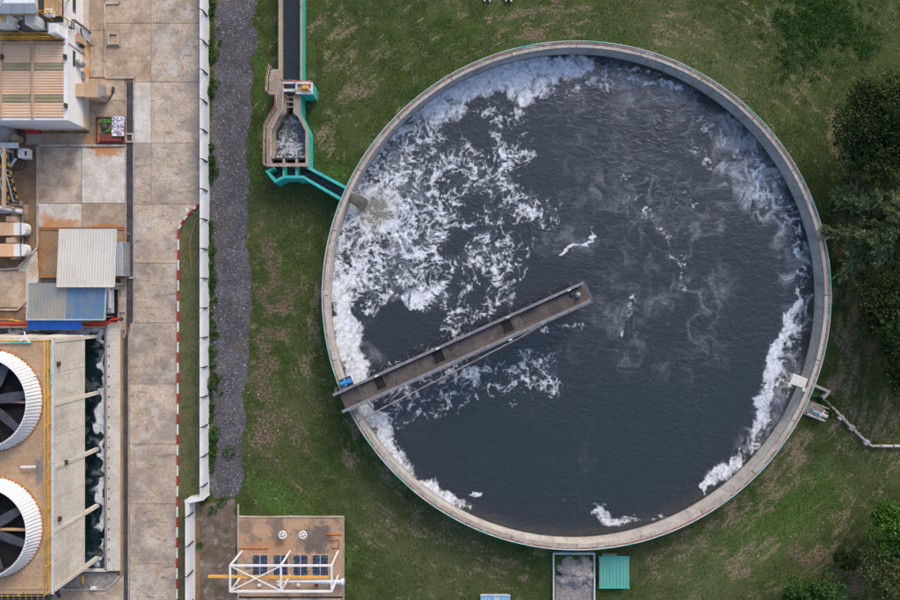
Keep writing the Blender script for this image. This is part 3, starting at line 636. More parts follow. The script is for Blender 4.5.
# ------------------------------------------------------------------ white boundary wall
def H(o, n): pass
def boundary(y0, y1, xt0, xt1, label, ys, jog=None):
    ZT = 1.75
    p0 = W(xt0, y0, ZT); r = thing('boundary_wall', label, 'wall', Vector((p0.x, (W(0, y0, ZT).y+W(0, y1, ZT).y)/2, 0)), 'white boundary wall lengths')
    xa, xb = W(xt0, 0, ZT).x, W(xt1, 0, ZT).x
    E = [y0]+[y for y in ys if y0+3 < y < y1-3]+[y1]
    for a, b in zip(E[:-1], E[1:]):
        ya, yb = W(0, a, ZT).y-.012, W(0, b, ZT).y+.012
        MB().prism([(xa+.05, ya), (xb-.03, ya), (xb-.03, yb), (xa+.05, yb)], 0, ZT-.1).build('panel', M['panel_white'], r)
        MB().prism([(xa, ya), (xb, ya), (xb, yb), (xa, yb)], ZT-.098, ZT).build('coping', M['panel_white'], r)
    for y in ys:
        if not (y0+1 < y < y1-1): continue
        Y = W(0, y, ZT).y; xm = (xa+xb)/2
        MB().box((xm, Y, ZT/2-.04), (xb-xa-.14, .14, ZT-.1)).build('post', M['panel_white'], r)
        MB().bar((xb+.05, Y, .75), (xb+.05, Y, ZT+.5), .09, .12).bar((xb+.05, Y, ZT+.5), (xb-.12, Y, ZT+.85), .07).build('wire_bracket', M['dark'], r)
    a, b = W(0, y0, ZT).y, W(0, y1, ZT).y
    for dz in (.3, .5): MB().tube([(xb+.05, a, ZT+dz), (xb+.05, b, ZT+dz)], .008, 4).build('wire', M['steel'], r)
    return r
ys = [12+29.6*k for k in range(-3, 22)]
boundary(-80, 499.5, 199.6, 203.6, 'long white panel wall between the concrete road and the gravel track', ys)
boundary(504, 690, 185.2, 189, 'white panel wall stepping in beside the worn path, below the long wall', ys)
r = thing('boundary_wall', 'short white return of the panel wall joining its two lengths at the step', 'wall', W(194, 502), 'white boundary wall lengths')
a, b = W(187, 502.2, 1.75), W(203.4, 498.4, 1.75)
MB().strip([(a.x-.2, a.y), (b.x, b.y)], .3, 0, 1.65).build('panel', M['panel_white'], r)
MB().strip([(a.x-.22, a.y), (b.x+.02, b.y)], .38, 1.652, 1.76).build('coping', M['panel_white'], r)

# ------------------------------------------------------------------ helpers for railings and sheets
def railing(parent, pts, h, spacing, m_top, m_post=None, r=.03, mid=True, name='railing'):
    pts = [Vector(p) for p in pts]; up = Vector((0, 0, h)); m_post = m_post or m_top
    o = MB().tube([p+up for p in pts], r, 6).build(name, m_top, parent)
    if mid: MB().tube([p+up*.5 for p in pts], r*.75, 5).build('mid_rail', m_post, o if o.parent is None or o.parent.parent is None else parent)
    for a, b in zip(pts[:-1], pts[1:]):
        L = (b-a).length; n = max(1, round(L/spacing))
        for i in range(n+1):
            if i == n and b is not pts[-1]: continue
            p = a.lerp(b, i/n); MB().tube([p, p+up], r*.85, 5).build('rail_post', m_post, o if o.parent is None or o.parent.parent is None else parent)
    return o
def corrugated(name, P00, P10, P11, P01, mat, parent, pitch=.22, amp=.03, label=None):
    """sheet with ribs running from edge P00-P10 to edge P01-P11"""
    P00, P10, P11, P01 = map(Vector, (P00, P10, P11, P01)); n = max(2, int((P10-P00).length/pitch)); mb = MB(); vs = []
    prof = ((0, 0), (.18, 0), (.3, 1), (.5, 1), (.62, 0))
    T = [((i+t)/n, h) for i in range(n) for t, h in prof]+[(1, 0)]
    for t, h in T:
        for e in (P00.lerp(P10, t), P01.lerp(P11, t)): vs.append((e.x, e.y, e.z+amp*h))
    k = len(T); fs = [(2*i, 2*i+2, 2*i+3, 2*i+1) for i in range(k-1)]
    vb = [(x, y, z-.02) for x, y, z in vs]
    mb.add(vs, fs); mb.add(vb, [f[::-1] for f in fs])
    for i, j in ((0, 1), (2*k-2, 2*k-1)): mb.add([vs[i], vs[j], vb[j], vb[i]], [(0, 1, 2, 3)])
    for o in (0, 1): mb.add([q for i in range(k) for q in (vs[2*i+o], vb[2*i+o])], [(2*i, 2*i+2, 2*i+3, 2*i+1) for i in range(k-1)])
    return mb.build(name, mat, parent, label)

# ------------------------------------------------------------------ process building, top left
XB, YB, ZB = -36.1, 17.0, 4.53
bld = thing('process_building', 'pale blue-white plant building with a tan ribbed roof and rusty plinth', 'building', (-46, 28, 0))
MB().prism([(-70, YB+.12), (XB-.12, YB+.12), (XB-.12, 60), (-70, 60)], 0, ZB-.06).build('core', M['dark'], bld)
yy = [YB+k*3.05 for k in range(9)]
for a, b in zip(yy[:-1], yy[1:]):
    for z0, z1 in ((1.16, 2.8), (2.815, ZB)):
        MB().prism([(XB-.1, a+.008), (XB, a+.008), (XB, b-.008), (XB-.1, b-.008)], z0, z1).build('wall_panel', M['siding'], bld)
    MB().prism([(XB-.1, a), (XB+.05, a), (XB+.05, b), (XB-.1, b)], 0, 1.14).build('plinth', M['plinth'], bld)
xx = [-64+k*3.95 for k in range(8)]
xx[-1] = XB-.1
for a, b in zip(xx[:-1], xx[1:]):
    MB().prism([(a+.008, YB), (b-.008, YB), (b-.008, YB+.1), (a+.008, YB+.1)], .5, ZB).build('wall_panel', M['siding'], bld)
MB().prism([(-42.5, YB-.05), (XB+.05, YB-.05), (XB+.05, YB-.002), (-42.5, YB-.002)], 0, .5).build('plinth', M['plinth'], bld)
MB().rect(63.6, -60, 67.6, 120, ZB+.002, ZB+.12).build('parapet', M['white'], bld)
MB().rect(-150, 118, 63.5, 120, ZB+.002, ZB+.11).build('parapet', M['white'], bld)
MB().rect(-150, -60, 63.5, 117.9, ZB-.05, ZB+.02).build('roof_deck', M['dark'], bld)
zr = ZB+.1
cols = [(-30, 0), (1.5, 30.6), (33.6, 64)]; rows = [(43.5, 63, 'roof_tan'), (63, 70.6, 'roof_olive'), (70.6, 95, 'roof_tan'), (95, 102.6, 'roof_olive'), (102.6, 117.6, 'roof_tan')]
for x0, x1 in cols:
    for y0, y1, m in rows:
        corrugated('roof_sheet', W(x0, y1-.15, zr), W(x0, y0+.15, zr), W(x1, y0+.15, zr), W(x1, y1-.15, zr), M[m], bld, .24, .035)
for x in (31, 0.1): MB().rect(x-.1, 43, x+2.2 if x > 5 else x+1.3, 118, ZB+.03, ZB+.24).build('roof_ridge', M['beige'], bld)
MB().rect(-30, 41.4, 64.5, 43.2, ZB+.03, ZB+.26).build('roof_ridge', M['beige'], bld)
for px, py in ((64, 56), (64.6, 105), (0.5, 56)):
    MB().rect(px-1, py-2.2, px+1.2, py+2.2, ZB+.1, ZB+.45).build('roof_lamp', M['dark'], bld)
def wbox(px0, py0, px1, py1, d, mat, name, par, X=XB):
    """box fixed on the right-hand wall, given by where its wall rectangle is seen"""
    a, b = on_wall_x(px0, py0, X), on_wall_x(px1, py1, X); z0, z1 = sorted((a.z, b.z)); y0, y1 = sorted((W(0, py0, (a.z+b.z)/2).y, W(0, py1, (a.z+b.z)/2).y))
    return MB().prism([(X-.02, y0), (X+d, y0), (X+d, y1), (X-.02, y1)], z0, z1).build(name, mat, par)
w_ = wbox(72.6, -8, 75.4, 12, .05, M['dark'], 'window', bld); wbox(73.2, 10, 75, 11.6, .07, M['steel'], 'vent', bld)
wbox(72.8, 51, 75, 66, .05, M['dark'], 'window', bld)
wbox(75, 37, 82, 44, .45, M['beige'], 'wall_box', bld); wbox(76.4, 34.4, 79, 36, .2, M['red'], 'alarm', bld); wbox(79, 45, 81.6, 47.5, .3, M['dark'], 'junction_box', bld)
o = MB().lathe((XB+.3, W(0, 63.5, 2.2).y), [(0.01, 1.9), (.33, 1.9), (.33, 2.5), (.01, 2.52)], 16).build('wall_drum', M['steel'], bld)
wbox(81, 72, 83.4, 79, .2, M['steel'], 'cable_box', bld)
# dark steel stair on that wall
st = thing('wall_stair', 'narrow dark steel zigzag stair climbing the pale building wall', 'stair', Vector((XB+.5, 26.5, 0)))
zz = [(65, 25, 0), (71.4, 29, .3), (72.2, 19.4, .3), (81, 26, .45), (89, 33, .5)]
P = []
for px, py, off in zz: q = on_wall_x(px, py, XB+off*.6); P.append(q)
for d in (0, .35): MB().tube([p+Vector((d*.6, 0, 0)) for p in P], .06, 6).build('stringer', M['dark'], st)
Q = [on_wall_x(80.4, 28, XB+.3), on_wall_x(82, 36, XB+.3), on_wall_x(90, 44, XB+.3)]
MB().tube(Q, .07, 6).build('stringer', M['dark'], st)
for t in (.15, .4, .65, .9):
    MB().bar(P[3].lerp(P[4], t), Q[1].lerp(Q[2], t), .22, .05).build('tread', M['pipe_pale'], st)
MB().tube([W(89.5, 32.6, .05), W(89.5, 32.6, .9)], .05, 6).build('newel', M['dark'], st); MB().rect(88, 38, 94, 45, .051, .12).build('foot_pad', M['walk'], st)
MB().tube([W(66, 41, 4.4), on_wall_x(70, 44, XB+.06), on_wall_x(78, 50, XB+.06), on_wall_x(84, 54.4, XB+.06)], .035, 5).build('conduit', M['dark'], bld)
# roof ducts
duct = thing('roof_hopper', 'grey-white sheet-metal hopper duct with two boxed outlets on the building roof', 'duct', W(20, 14, ZB+.02))
mb = MB(); t = [W(3.5, -14, 8.2), W(34.5, -14, 8.2), W(34.5, 2.8, 8.2), W(3.5, 2.8, 8.2)]; u = [W(-4, -14, 6.9), W(38, -14, 6.9), W(38, 14, 6.9), W(-4, 14, 6.9)]
mb.add(t+u, [(0, 3, 2, 1), (0, 1, 5, 4), (1, 2, 6, 5), (2, 3, 7, 6), (3, 0, 4, 7)]); mb.build('hood', M['white'], duct)
for i in range(4):
    a, b = W(3.5+10.3*i, 2.8, 8.2), W(-4+14*i, 14, 6.9); MB().bar(a+Vector((0, 0, .02)), b+Vector((0, 0, .02)), .05).build('seam', M['pipe_pale'], duct)
MB().bar(W(3, 3, 8.24), W(35, 3, 8.24), .1).build('flange', M['pipe_pale'], duct)
MB().bar(W(-4, 14, 6.9), W(38.4, 14, 6.9), .14).build('flange', M['beige'], duct)
for x0, x1 in ((-8, 8.6), (25, 35.4)):
    mb = MB(); zt, zb = 6.75, ZB+.5
    t = [W(x0, 14.2, zt), W(x1, 14.2, zt), W(x1, 24, zt), W(x0, 24, zt)]
    bm = [(v.x, v.y, 5.5) for v in t]; cx = sum(v.x for v in t)/4; cy = sum(v.y for v in t)/4
    bb = [(cx+(v.x-cx)*.72, cy+(v.y-cy)*.75, zb) for v in t]
    mb.add(t+bm+bb, [(0, 3, 2, 1)]+[(i, (i+1) % 4, 4+(i+1) % 4, 4+i) for i in range(4)]+[(4+i, 4+(i+1) % 4, 8+(i+1) % 4, 8+i) for i in range(4)]); mb.build('outlet_box', M['white'], duct)
    MB().prism([(v.x*1.0+(cx-v.x)*.3, v.y+(cy-v.y)*.3) for v in t], zt+.002, zt+.08).build('hatch', M['plinth'], duct)
    for dx in (-.5, .5): MB().tube([(cx+dx, cy-.3, ZB+.02), (cx+dx, cy-.3, ZB+.55)], .1, 6).build('support', M['steel'], duct)
for x, y in ((17.5, 21), (19, 27), (21, 19)): MB().tube([W(x, y, ZB+.02), W(x-.6, y-.8, 6.2)], .11, 8).build('stub_pipe', M['pipe_pale'], duct)
cab = thing('roof_cabinet', 'white box cabinet on the building roof between hopper duct and yellow platform', 'cabinet', W(54, 29, ZB+.02))
MB().rect(48.6, 23, 58, 33.2, ZB+.03, 6.0).build('body', M['siding'], cab); MB().rect(50.6, 24.6, 57, 32, 6.002, 6.05).build('lid', M['white'], cab); MB().rect(47, 22.2, 63.6, 34.4, ZB+.021, ZB+.1).build('base', M['pipe_pale'], cab)
plat = thing('roof_platform', 'yellow railed access platform with ladder on the building roof', 'platform', W(54, 10, ZB+.02))
zp = 5.9
MB().rect(44, -20, 61.6, 15.6, zp-.1, zp).build('floor', M['beige'], plat); MB().rect(44.4, 8, 52, 15, zp+.001, zp+.5).build('equipment_box', M['white'], plat)
for x, y in ((44.6, 15), (61, 15), (44.6, -6), (61, -6)): p = W(x, y, zp); MB().tube([(p.x, p.y, ZB+.02), (p.x, p.y, zp-.1)], .07, 6).build('leg', M['yellow'], plat)
railing(plat, [W(45, 15.4, zp), W(61.4, 15.4, zp), W(61.4, -18, zp)], 1.1, 1.0, M['yellow'], r=.045)
railing(plat, [W(53, 15.4, zp), W(53, -18, zp)], 1.1, 1.4, M['yellow'], r=.045)
rail = thing('roof_guardrail', 'yellow guard rail along the near edge of the ducts above the tan roof', 'railing', W(30, 39, ZB))
MB().rect(-30, 36.4, 64, 40.8, ZB+.021, ZB+.09).build('walkway', M['rust_floor'], rail)
railing(rail, [W(-30, 40.2, ZB+.09), W(63.4, 40.2, ZB+.09)], .95, 1.1, M['yellow'], r=.04)
railing(rail, [W(-30, 36.8, ZB+.09), W(63.4, 36.8, ZB+.09)], .95, 1.1, M['yellow'], r=.035)
# beige air unit against the wall
au = thing('air_unit', 'beige box air-handling unit standing beside the pale building wall', 'air unit', W(98, 89))
MB().rect(85.2, 82, 98, 97, .3, 2.05).build('casing', M['beige'], au)
a0 = on_wall_x(75.4, 83.5, XB+.02); b0 = on_wall_x(75.4, 96.5, XB+.02); c0, d0 = W(85.2, 82.8, 2.0), W(85.2, 96.2, 2.0)
mb = MB(); t = [a0, c0, d0, b0]; mb.add(t+[v-Vector((0, 0, .8)) for v in t], [(0, 3, 2, 1), (0, 1, 5, 4), (1, 2, 6, 5), (2, 3, 7, 6), (3, 0, 4, 7), (4, 5, 6, 7)]); mb.build('duct', M['beige'], au)
mb = MB(); t = [W(98.1, 83, 2.), W(98.1, 96.6, 2.)]; e_ = [W(104.6, 86.5, 1.2), W(104.6, 95.5, 1.2)]
mb.add([t[0], t[1], (t[1].x, t[1].y, .3), (t[0].x, t[0].y, .3), e_[0], e_[1], (e_[1].x, e_[1].y, .3), (e_[0].x, e_[0].y, .3)], [(0, 1, 5, 4), (1, 2, 6, 5), (3, 0, 4, 7), (4, 5, 6, 7), (2, 3, 7, 6), (0, 3, 2, 1)]); mb.build('intake_cowl', M['steel'], au)
MB().rect(103.5, 88, 107.5, 94.5, .3, .75).build('motor', M['tan_paint'], au); MB().rect(84.4, 83.5, 104, 97, .051, .3).build('base', M['steel'], au)
MB().tube([W(100, 97.5, .1), W(110, 98, .1), W(112.4, 94, .1), W(112.4, 87, .12)], .07, 6).build('hose', M['dark'], au); MB().rect(111.4, 86.6, 113.6, 91.4, .051, .25).build('hose_reel', M['dark'], au)

# scrap by the drain
sk = thing('scrap_skid', 'dull red steel skid frame with green panels beside the drain', 'skid', W(110, 130))
for x0, y0, x1, y1 in ((96, 116.4, 124.6, 117.6), (96, 142, 124.6, 143.2), (95.6, 117.7, 96.4, 141.9), (123.8, 117.7, 124.6, 141.9)): MB().rect(x0, y0, x1, y1, .051, .28).build('frame_beam', M['dull_red'], sk)
MB().rect(99.5, 134.6, 121, 141.2, .051, .4).build('plate', M['dull_red'], sk)
for i in range(3): MB().rect(99+4*i, 118.6, 102.4+4*i, 122.8, .051, .34).build('green_panel', M['green'], sk)
MB().rect(104, 129, 110, 131.6, .051, .3).build('green_panel', M['green'], sk)
MB().lathe(W(105.6, 127.5)[:2], [(.01, .4), (.34, .38), (.42, .051)], 12).build('drum', M['dark'], sk); MB().rect(98, 123.4, 112, 133.8, .051, .1).build('tray', M['rust_floor'], sk)
mb = MB(); rng = random.Random(3); n = 9
for i in range(n+1):
    for j in range(n+1): q = W(111.4+12.8*i/n, 116+20*j/n, .55); mb.v.append((q.x, q.y, .5+rng.uniform(-.07, .09)))
for i in range(n):
    for j in range(n): a = i*(n+1)+j; mb.f.append((a, a+1, a+n+2, a+n+1)); mb.m.append(0); mb.sm.append(False)
sh = mb.build('packing_sheet', M['speck']); tag(sh, 'crumpled white and lilac speckled sheet lying over the red skid', 'sheet')

# ------------------------------------------------------------------ equipment at the left edge
tk = thing('grey_tank', 'dark grey round process tank cut off at the left edge below the building', 'tank', W(-4, 136))
MB().lathe(W(-4, 131, 1.8)[:2], [(.01, 1.86), (.75, 1.84), (1.0, 1.7), (1.0, .01)], 28).build('shell', M['tank_wall'], tk); MB().lathe(W(12.5, 137, 1.2)[:2], [(.01, 1.25), (.34, 1.25), (.38, 1.1), (.38, .02)], 18).build('side_drum', M['beige'], tk)
pf = thing('pump_platform', 'steel access platform with dark pipework left of the yard kerb', 'platform', W(9, 155))
MB().rect(-20, 142.5, 18, 148, 2.2, 2.32).build('floor', M['pipe_pale'], pf)
for x, y in ((3, 147), (17, 147), (-12, 147)): p = W(x, y, 2.2); MB().tube([(p.x, p.y, .011), (p.x, p.y, 2.2)], .1, 8).build('leg', M['steel'], pf)
MB().rect(1.8, 146, 4.6, 208, 3.0, 3.25).build('beam', M['beige'], pf)
for y in (149, 206): p = W(3.2, y, 3.); MB().tube([(p.x, p.y, .011), (p.x, p.y, 3.)], .12, 8).build('leg', M['beige'], pf)
for i in range(6): MB().tube([W(4+2.2*i, 149, .9+.1*i), W(5+2.1*i, 158+i, .9+.1*i), W(7+1.8*i, 163, .3)], .09, 6).build('pipe', M['dark' if i % 2 else 'steel'], pf)
MB().rect(-10, 149, 13, 163, .011, .5).build('pump_base', M['dark'], pf)
MB().tube([W(5.5, 173, 1.2), W(16, 158.5, 1.6)], .12, 8).build('brace', M['pipe_pale'], pf)
MB().lathe(W(-2.5, 175, 1.2)[:2], [(.55+.1*math.cos(t), 1.2+.1*math.sin(t)) for t in np.linspace(0, 2*math.pi, 9)], 20).build('hose_loop', M['pipe_pale'], pf)
railing(pf, [W(0.5, 150, 2.32), W(0.5, 143.5, 2.32)], .9, .5, M['yellow'], r=.04)
cb = thing('control_box', 'white control box with a dark display on a post by the brown yard', 'control box', W(24, 155))
MB().rect(18, 148.4, 27, 157.6, .9, 1.75).build('case', M['white'], cb); MB().rect(24.6, 151, 26.6, 155.6, 1.752, 1.8).build('display', M['dark'], cb); MB().box(W(23, 153.4, .46)[:2]+(0,) if False else (W(23, 153.4, .9).x, W(23, 153.4, .9).y, .455), (.14, .14, .885)).build('post', M['steel'], cb)
hs = MB().tube([W(12+ 8*math.cos(t)*(.5+.12*t)+4, 164+6*math.sin(t), .05) for t in np.linspace(0, 9, 40)], .03, 5).build('cable', M['dark']); tag(hs, 'loop of thin black cable lying on the brown yard below the control box', 'cable')
sr = thing('striped_stair', 'steel stair with yellow and black hazard stringers at the left edge', 'stair', W(14, 188))
top0, top1 = W(-2, 152, 2.6), W(6, 150, 2.6); bt0, bt1 = W(11.5, 203.5, .15), W(19.5, 203, .15)
for i in range(11):
    t = (i+.5)/11; MB().bar(top0.lerp(bt0, t), top1.lerp(bt1, t), .24, .04).build('tread', M['dark'], sr)
for a, b in ((top0, bt0), (top1, bt1)):
    n = 13
    for i in range(n):
        MB().bar(a.lerp(b, i/n)+Vector((0, 0, .2)), a.lerp(b, (i+1)/n)+Vector((0, 0, .2)), .11, .2).build('hazard_stripe', M['yellow' if i % 2 else 'dark'], sr)
    MB().tube([a+Vector((0, 0, 1.)), b+Vector((0, 0, 1.))], .05, 6).build('handrail', M['pipe_pale'], sr)
    for t in (0.04, .5, .98): q = a.lerp(b, t); MB().tube([q, q+Vector((0, 0, 1.))], .04, 5).build('rail_post', M['pipe_pale'], sr)
MB().rect(8.5, 201, 22, 206, .02, .14).build('foot_pad', M['walk'], sr)
for k, (dy, lab) in enumerate(((0, 'upper of two tan and white rounded horizontal pump vessels at the left edge'), (21.2, 'lower of two tan and white rounded horizontal pump vessels at the left edge'))):
    v = thing('pump_vessel', lab, 'pump vessel', W(10, 229+dy), 'pump vessels')
    MB().rect(-14, 222.4+dy, 13.2, 235.2+dy, .25, 1.3).build('casing', M['tan_paint'], v)
    MB().rect(13.5, 222.6+dy, 19.8, 235+dy, .25, 1.22).build('collar', M['white'], v); MB().rect(19.9, 222.2+dy, 20.8, 235.4+dy, .2, 1.26).build('flange', M['steel'], v)
    MB().poly([(21, 222.8+dy), (23.6, 223.2+dy), (25.4, 225+dy), (26.2, 228.8+dy), (25.4, 232.6+dy), (23.6, 234.4+dy), (21, 234.8+dy)], .3, 1.15).build('end_cap', M['white'], v)
    MB().rect(6, 216.4+dy, 14.6, 221.6+dy, .3, 1.25).build('side_box', M['beige'], v); MB().rect(10.4, 235+dy, 16.2, 238+dy, .2, 1.0).build('terminal_box', M['beige'], v)
    for x in (0, 15): p = W(x, 228.8+dy, .85); MB().box((p.x, p.y, .15), (.3, 1.1, .28)).build('saddle', M['steel'], v)
    MB().tube([W(22.6, 215+dy, .5), W(22.6, 223+dy, .5)], .07, 6).build('pipe', M['steel'], v)
pp = thing('inclined_pipe', 'pale inclined pipe running in from the left edge above the pump vessels', 'pipe', W(10, 210))
MB().tube([W(-10, 205.5, 1.4), W(6, 209, 1.3), W(22.5, 212, 1.)], .2, 10).build('pipe', M['pipe_pale'], pp); MB().tube([W(15, 210.6, 1.15), W(16, 210.8, 1.14)], .27, 10).build('flange', M['steel'], pp); MB().tube([W(21.6, 212, 1.), W(21.6, 212, .02)], .1, 8).build('support', M['steel'], pp); MB().rect(-5, 211, 9, 213.4, .5, .7).build('rail', M['steel'], pp); MB().rect(-5, 211.3, 8, 213, .02, .5).build('rail_leg', M['dark'], pp)
MB().rect(24, 204.6, 28.2, 220, .011, .06).build('slab', M['slab'], yard)

# ------------------------------------------------------------------ three roofs over the yard
def open_shed(name, label, quad, z_a, z_b, mat, posts, split=None, fascia=None):
    """quad: px of top-left, top-right, bottom-right, bottom-left; z_a height of the upper edge, z_b of the lower edge in the picture"""
    tl, tr, br, bl = quad; r = thing(name, label, 'roof shelter', W(sum(q[0] for q in quad)/4, sum(q[1] for q in quad)/4))
    A, B, C, D = W(*tl, z_a), W(*tr, z_a), W(*br, z_b), W(*bl, z_b)
    parts = split or [(0, 1, mat)]
    for t0, t1, m in parts:
        n = max(1, round((A.lerp(B, t1)-A.lerp(B, t0)).length/1.0))
        for i in range(n):
            u0, u1 = t0+(t1-t0)*i/n+.0008, t0+(t1-t0)*(i+1)/n-.0008
            corrugated('roof_sheet', A.lerp(B, u0), A.lerp(B, u1), D.lerp(C, u1), D.lerp(C, u0), m, r, .25, .035)
    for p, q in ((A, B), (D, C)): MB().bar(p-Vector((0, 0, .12)), q-Vector((0, 0, .12)), .1, .14).build('purlin', M['steel'], r)
    for px, py in posts:
        zt = z_a+(z_b-z_a)*((py-tl[1])/(bl[1]-tl[1]))-.2; p = W(px, py, zt); MB().tube([(p.x, p.y, .012), (p.x, p.y, zt)], .06, 6).build('post', M['steel'], r)
    if fascia:
        MB().bar(A, D, .16, .1).build('edge_trim', fascia, r); MB().bar(B, C, .16, .1).build('edge_trim', fascia, r)
        MB().bar(D+Vector((0, 0, .02)), C+Vector((0, 0, .02)), .12, .1).build('edge_trim', fascia, r)
    return r
open_shed('white_canopy', 'off-white ribbed sheet roof over the rust-lipped pit', [(60, 229), (116, 229), (114, 286.6), (57.4, 286.6)], 3.5, 3.1, M['roof_white'], ((61, 231), (114.6, 231), (60, 284), (112, 284)), fascia=M['roof_white'])
open_shed('grey_blue_canopy', 'ribbed roof half weathered grey and half blue with a teal edge', [(28.6, 283.5), (106.4, 283.5), (104.6, 319.6), (26.8, 319.6)], 2.8, 2.4, M['roof_grey'], ((31, 286), (103.6, 286), (30, 317), (102, 317)), [(0, .5, M['roof_grey']), (.5, 1, M['roof_blue'])], M['rim_teal'])
open_shed('cobalt_canopy', 'bright cobalt blue low roof strip over the red pipe', [(27.4, 320.4), (82, 320.4), (82, 329.6), (27.4, 329.6)], 2.2, 2.0, M['cobalt'], ((29, 322), (80.5, 322), (29, 328.6), (80.5, 328.6)))
gb = thing('grey_cabinet', 'tall grey ribbed metal cabinet at the right edge of the off-white roof', 'cabinet', W(119, 258))
MB().rect(114.6, 241.6, 123.4, 276, .031, 1.5).build('body', M['steel'], gb)
for i in range(5): MB().rect(115.2+1.7*i, 242, 116+1.7*i, 275.6, 1.5, 1.54).build('rib', M['pipe_pale'], gb)
MB().tube([W(124, 242, .05), W(124, 242, 1.7)], .08, 6).build('corner_post', M['steel'], gb); MB().tube([W(124.4, 274.5, .05), W(124.4, 274.5, 1.2)], .09, 6).build('corner_post', M['steel'], gb)
pr = thing('red_pipe', 'bright red fire main with a jog running under the cobalt roof', 'pipe', W(90, 324))
MB().tube([W(-20, 324, 1.), W(104, 324.2, 1.), W(107.6, 323, 1.), W(111.4, 319.4, 1.), W(120.4, 319, 1.)], .13, 10).build('pipe', M['red'], pr)
MB().tube([W(119.4, 319, 1.), W(122.6, 319, 1.)], .19, 10).build('end_flange', M['dark'], pr)
for x in (10, 60, 95, 114): p = W(x, 324 if x < 105 else 319, 1.); MB().tube([(p.x, p.y, .02), (p.x, p.y, .9)], .06, 6).build('support', M['steel'], pr)
pm = thing('pump_bay', 'dark recessed pump bay with pale pipework right of the blue roof', 'pump bay', W(112, 302))
MB().rect(107, 288, 117.6, 322, .051, .07).build('floor', M['black'], pm); MB().rect(107, 288, 112, 313, .3, .75).build('pump_body', M['pipe_pale'], pm); MB().tube([W(109.4, 288, .8), W(109.4, 308, .8)], .16, 8).build('pipe', M['white'], pm); MB().rect(106.4, 286.6, 118.4, 289.4, .07, .5).build('head_wall', M['kerb'], pm)
for p in ((107.5, 288), (107.5, 312)): MB().rect(p[0], p[1], p[0]+4, p[1]+1.6, .75, .9).build('flange', M['steel'], pm)
MB().rect(119, 297, 124.4, 312, .051, .25).build('grey_block', M['kerb'], pm)
yr = thing('pipe_railing', 'yellow railing beside the red pipe at the left edge', 'railing', W(10, 317))
railing(yr, [W(-15, 319, .02), W(14, 319, .02), W(25, 321, .02)], 1., 1.2, M['yellow'], r=.04)

# small things by the road and the building
hr = thing('hose_reel', 'red fire hose reel with a cream top at the foot of the building', 'hose reel', W(32, 132))
MB().rect(26, 128.6, 39, 132.6, .05, .5).build('box', M['red'], hr); MB().rect(21, 127.2, 40, 129.4, .502, .6).build('top', M['plinth'], hr)
vh = MB().tube([W(197.6, 217, .1), W(193, 228, .1), W(190, 243, .1), W(190.6, 260, .1), W(192.6, 277, .1)], .05, 6).build('old_hose', M['rust_floor']); tag(vh, 'rust-brown hose curving along the grass verge behind the painted kerb', 'hose')
sg_ = thing('kerb_marker', 'small white marker post leaning at the kerb corner by the white wall', 'marker', W(190, 212))
MB().tube([W(190.4, 211.6, .1), W(187.4, 209.4, .9)], .04, 6).build('post', M['white'], sg_); MB().box(W(187.2, 209.6, .95), (.22, .42, .1), .5).build('plate', M['white'], sg_); MB().tube([W(191, 212, .2), W(198, 213.8, .25)], .035, 6).build('arm', M['steel'], sg_)

# ------------------------------------------------------------------ cooling tower, bottom left
XT, YT0, YT1, ZT, ZW = -35.1, -26.0, -3.36, 8.1, 2.7
ct = thing('cooling_tower', 'concrete cooling tower with two big white ribbed fan stacks on its deck', 'cooling tower', (-42, -14.7, 0))
MB().prism([(-62, YT0), (XT-.02, YT0), (XT-.02, YT1-.02), (-62, YT1-.02)], ZT-.3, ZT).build('deck', M['deck'], ct)
MB().prism([(-62, YT0+.2), (XT-.3, YT0+.2), (XT-.3, YT1-.3), (-62, YT1-.3)], ZW+.05, ZT-.302).build('fill_core', M['black'], ct)
bays = [YT1-.25-5.64*k for k in range(5)]; bays[-1] = YT0+.25
for k in range(4):
    for h in range(2):
        a = bays[k]+(bays[k+1]-bays[k])*h/2; b = bays[k]+(bays[k+1]-bays[k])*(h+1)/2
        for z0, z1 in ((ZW, 5.44), (5.47, ZT-.01)):
            MB().prism([(XT-.2, a-.015), (XT, a-.015), (XT, b+.015), (XT-.2, b+.015)], z0, z1).build('wall_panel', M['tower'], ct)
for k in range(10):
    x = XT-.1-k*2.6
    for z0, z1 in ((ZW, 5.44), (5.47, ZT-.01)): MB().prism([(x-.01, YT1-.2), (x-.01, YT1), (x-2.58, YT1), (x-2.58, YT1-.2)], z0, z1).build('wall_panel', M['tower'], ct)
for y in bays:
    MB().prism([(XT-.3, y-.16), (XT+.07, y-.16), (XT+.07, y+.16), (XT-.3, y+.16)], .0, ZT-.32).build('column', M['tower'], ct)
for k in range(10): MB().prism([(XT-2.9-k*2.6, YT1-.32), (XT-2.6-k*2.6, YT1-.32), (XT-2.6-k*2.6, YT1+.05), (XT-2.9-k*2.6, YT1+.05)], 0, ZT-.32).build('column', M['tower'], ct)
MB().prism([(XT-1.75, YT0), (XT-1.7, YT0), (XT-1.7, YT1-.7), (XT-1.75, YT1-.7)], 0, ZW+.05).build('dark_void_sheet', M['black'], ct)  # added black sheet, its colour stands in for the shade behind the air inlet
for z in (3.5, 4.4, 6.3, 7.2): MB().prism([(XT+.002, YT0+.1), (XT+.02, YT0+.1), (XT+.02, YT1-.1), (XT+.002, YT1-.1)], z, z+.03).build('form_line', M['tower'], ct)
MB().prism([(XT-.1, YT0), (XT+.08, YT0), (XT+.08, YT1+.06), (XT-.1, YT1+.06)], ZT+.002, ZT+.1).build('edge_kerb', M['pipe_pale'], ct)
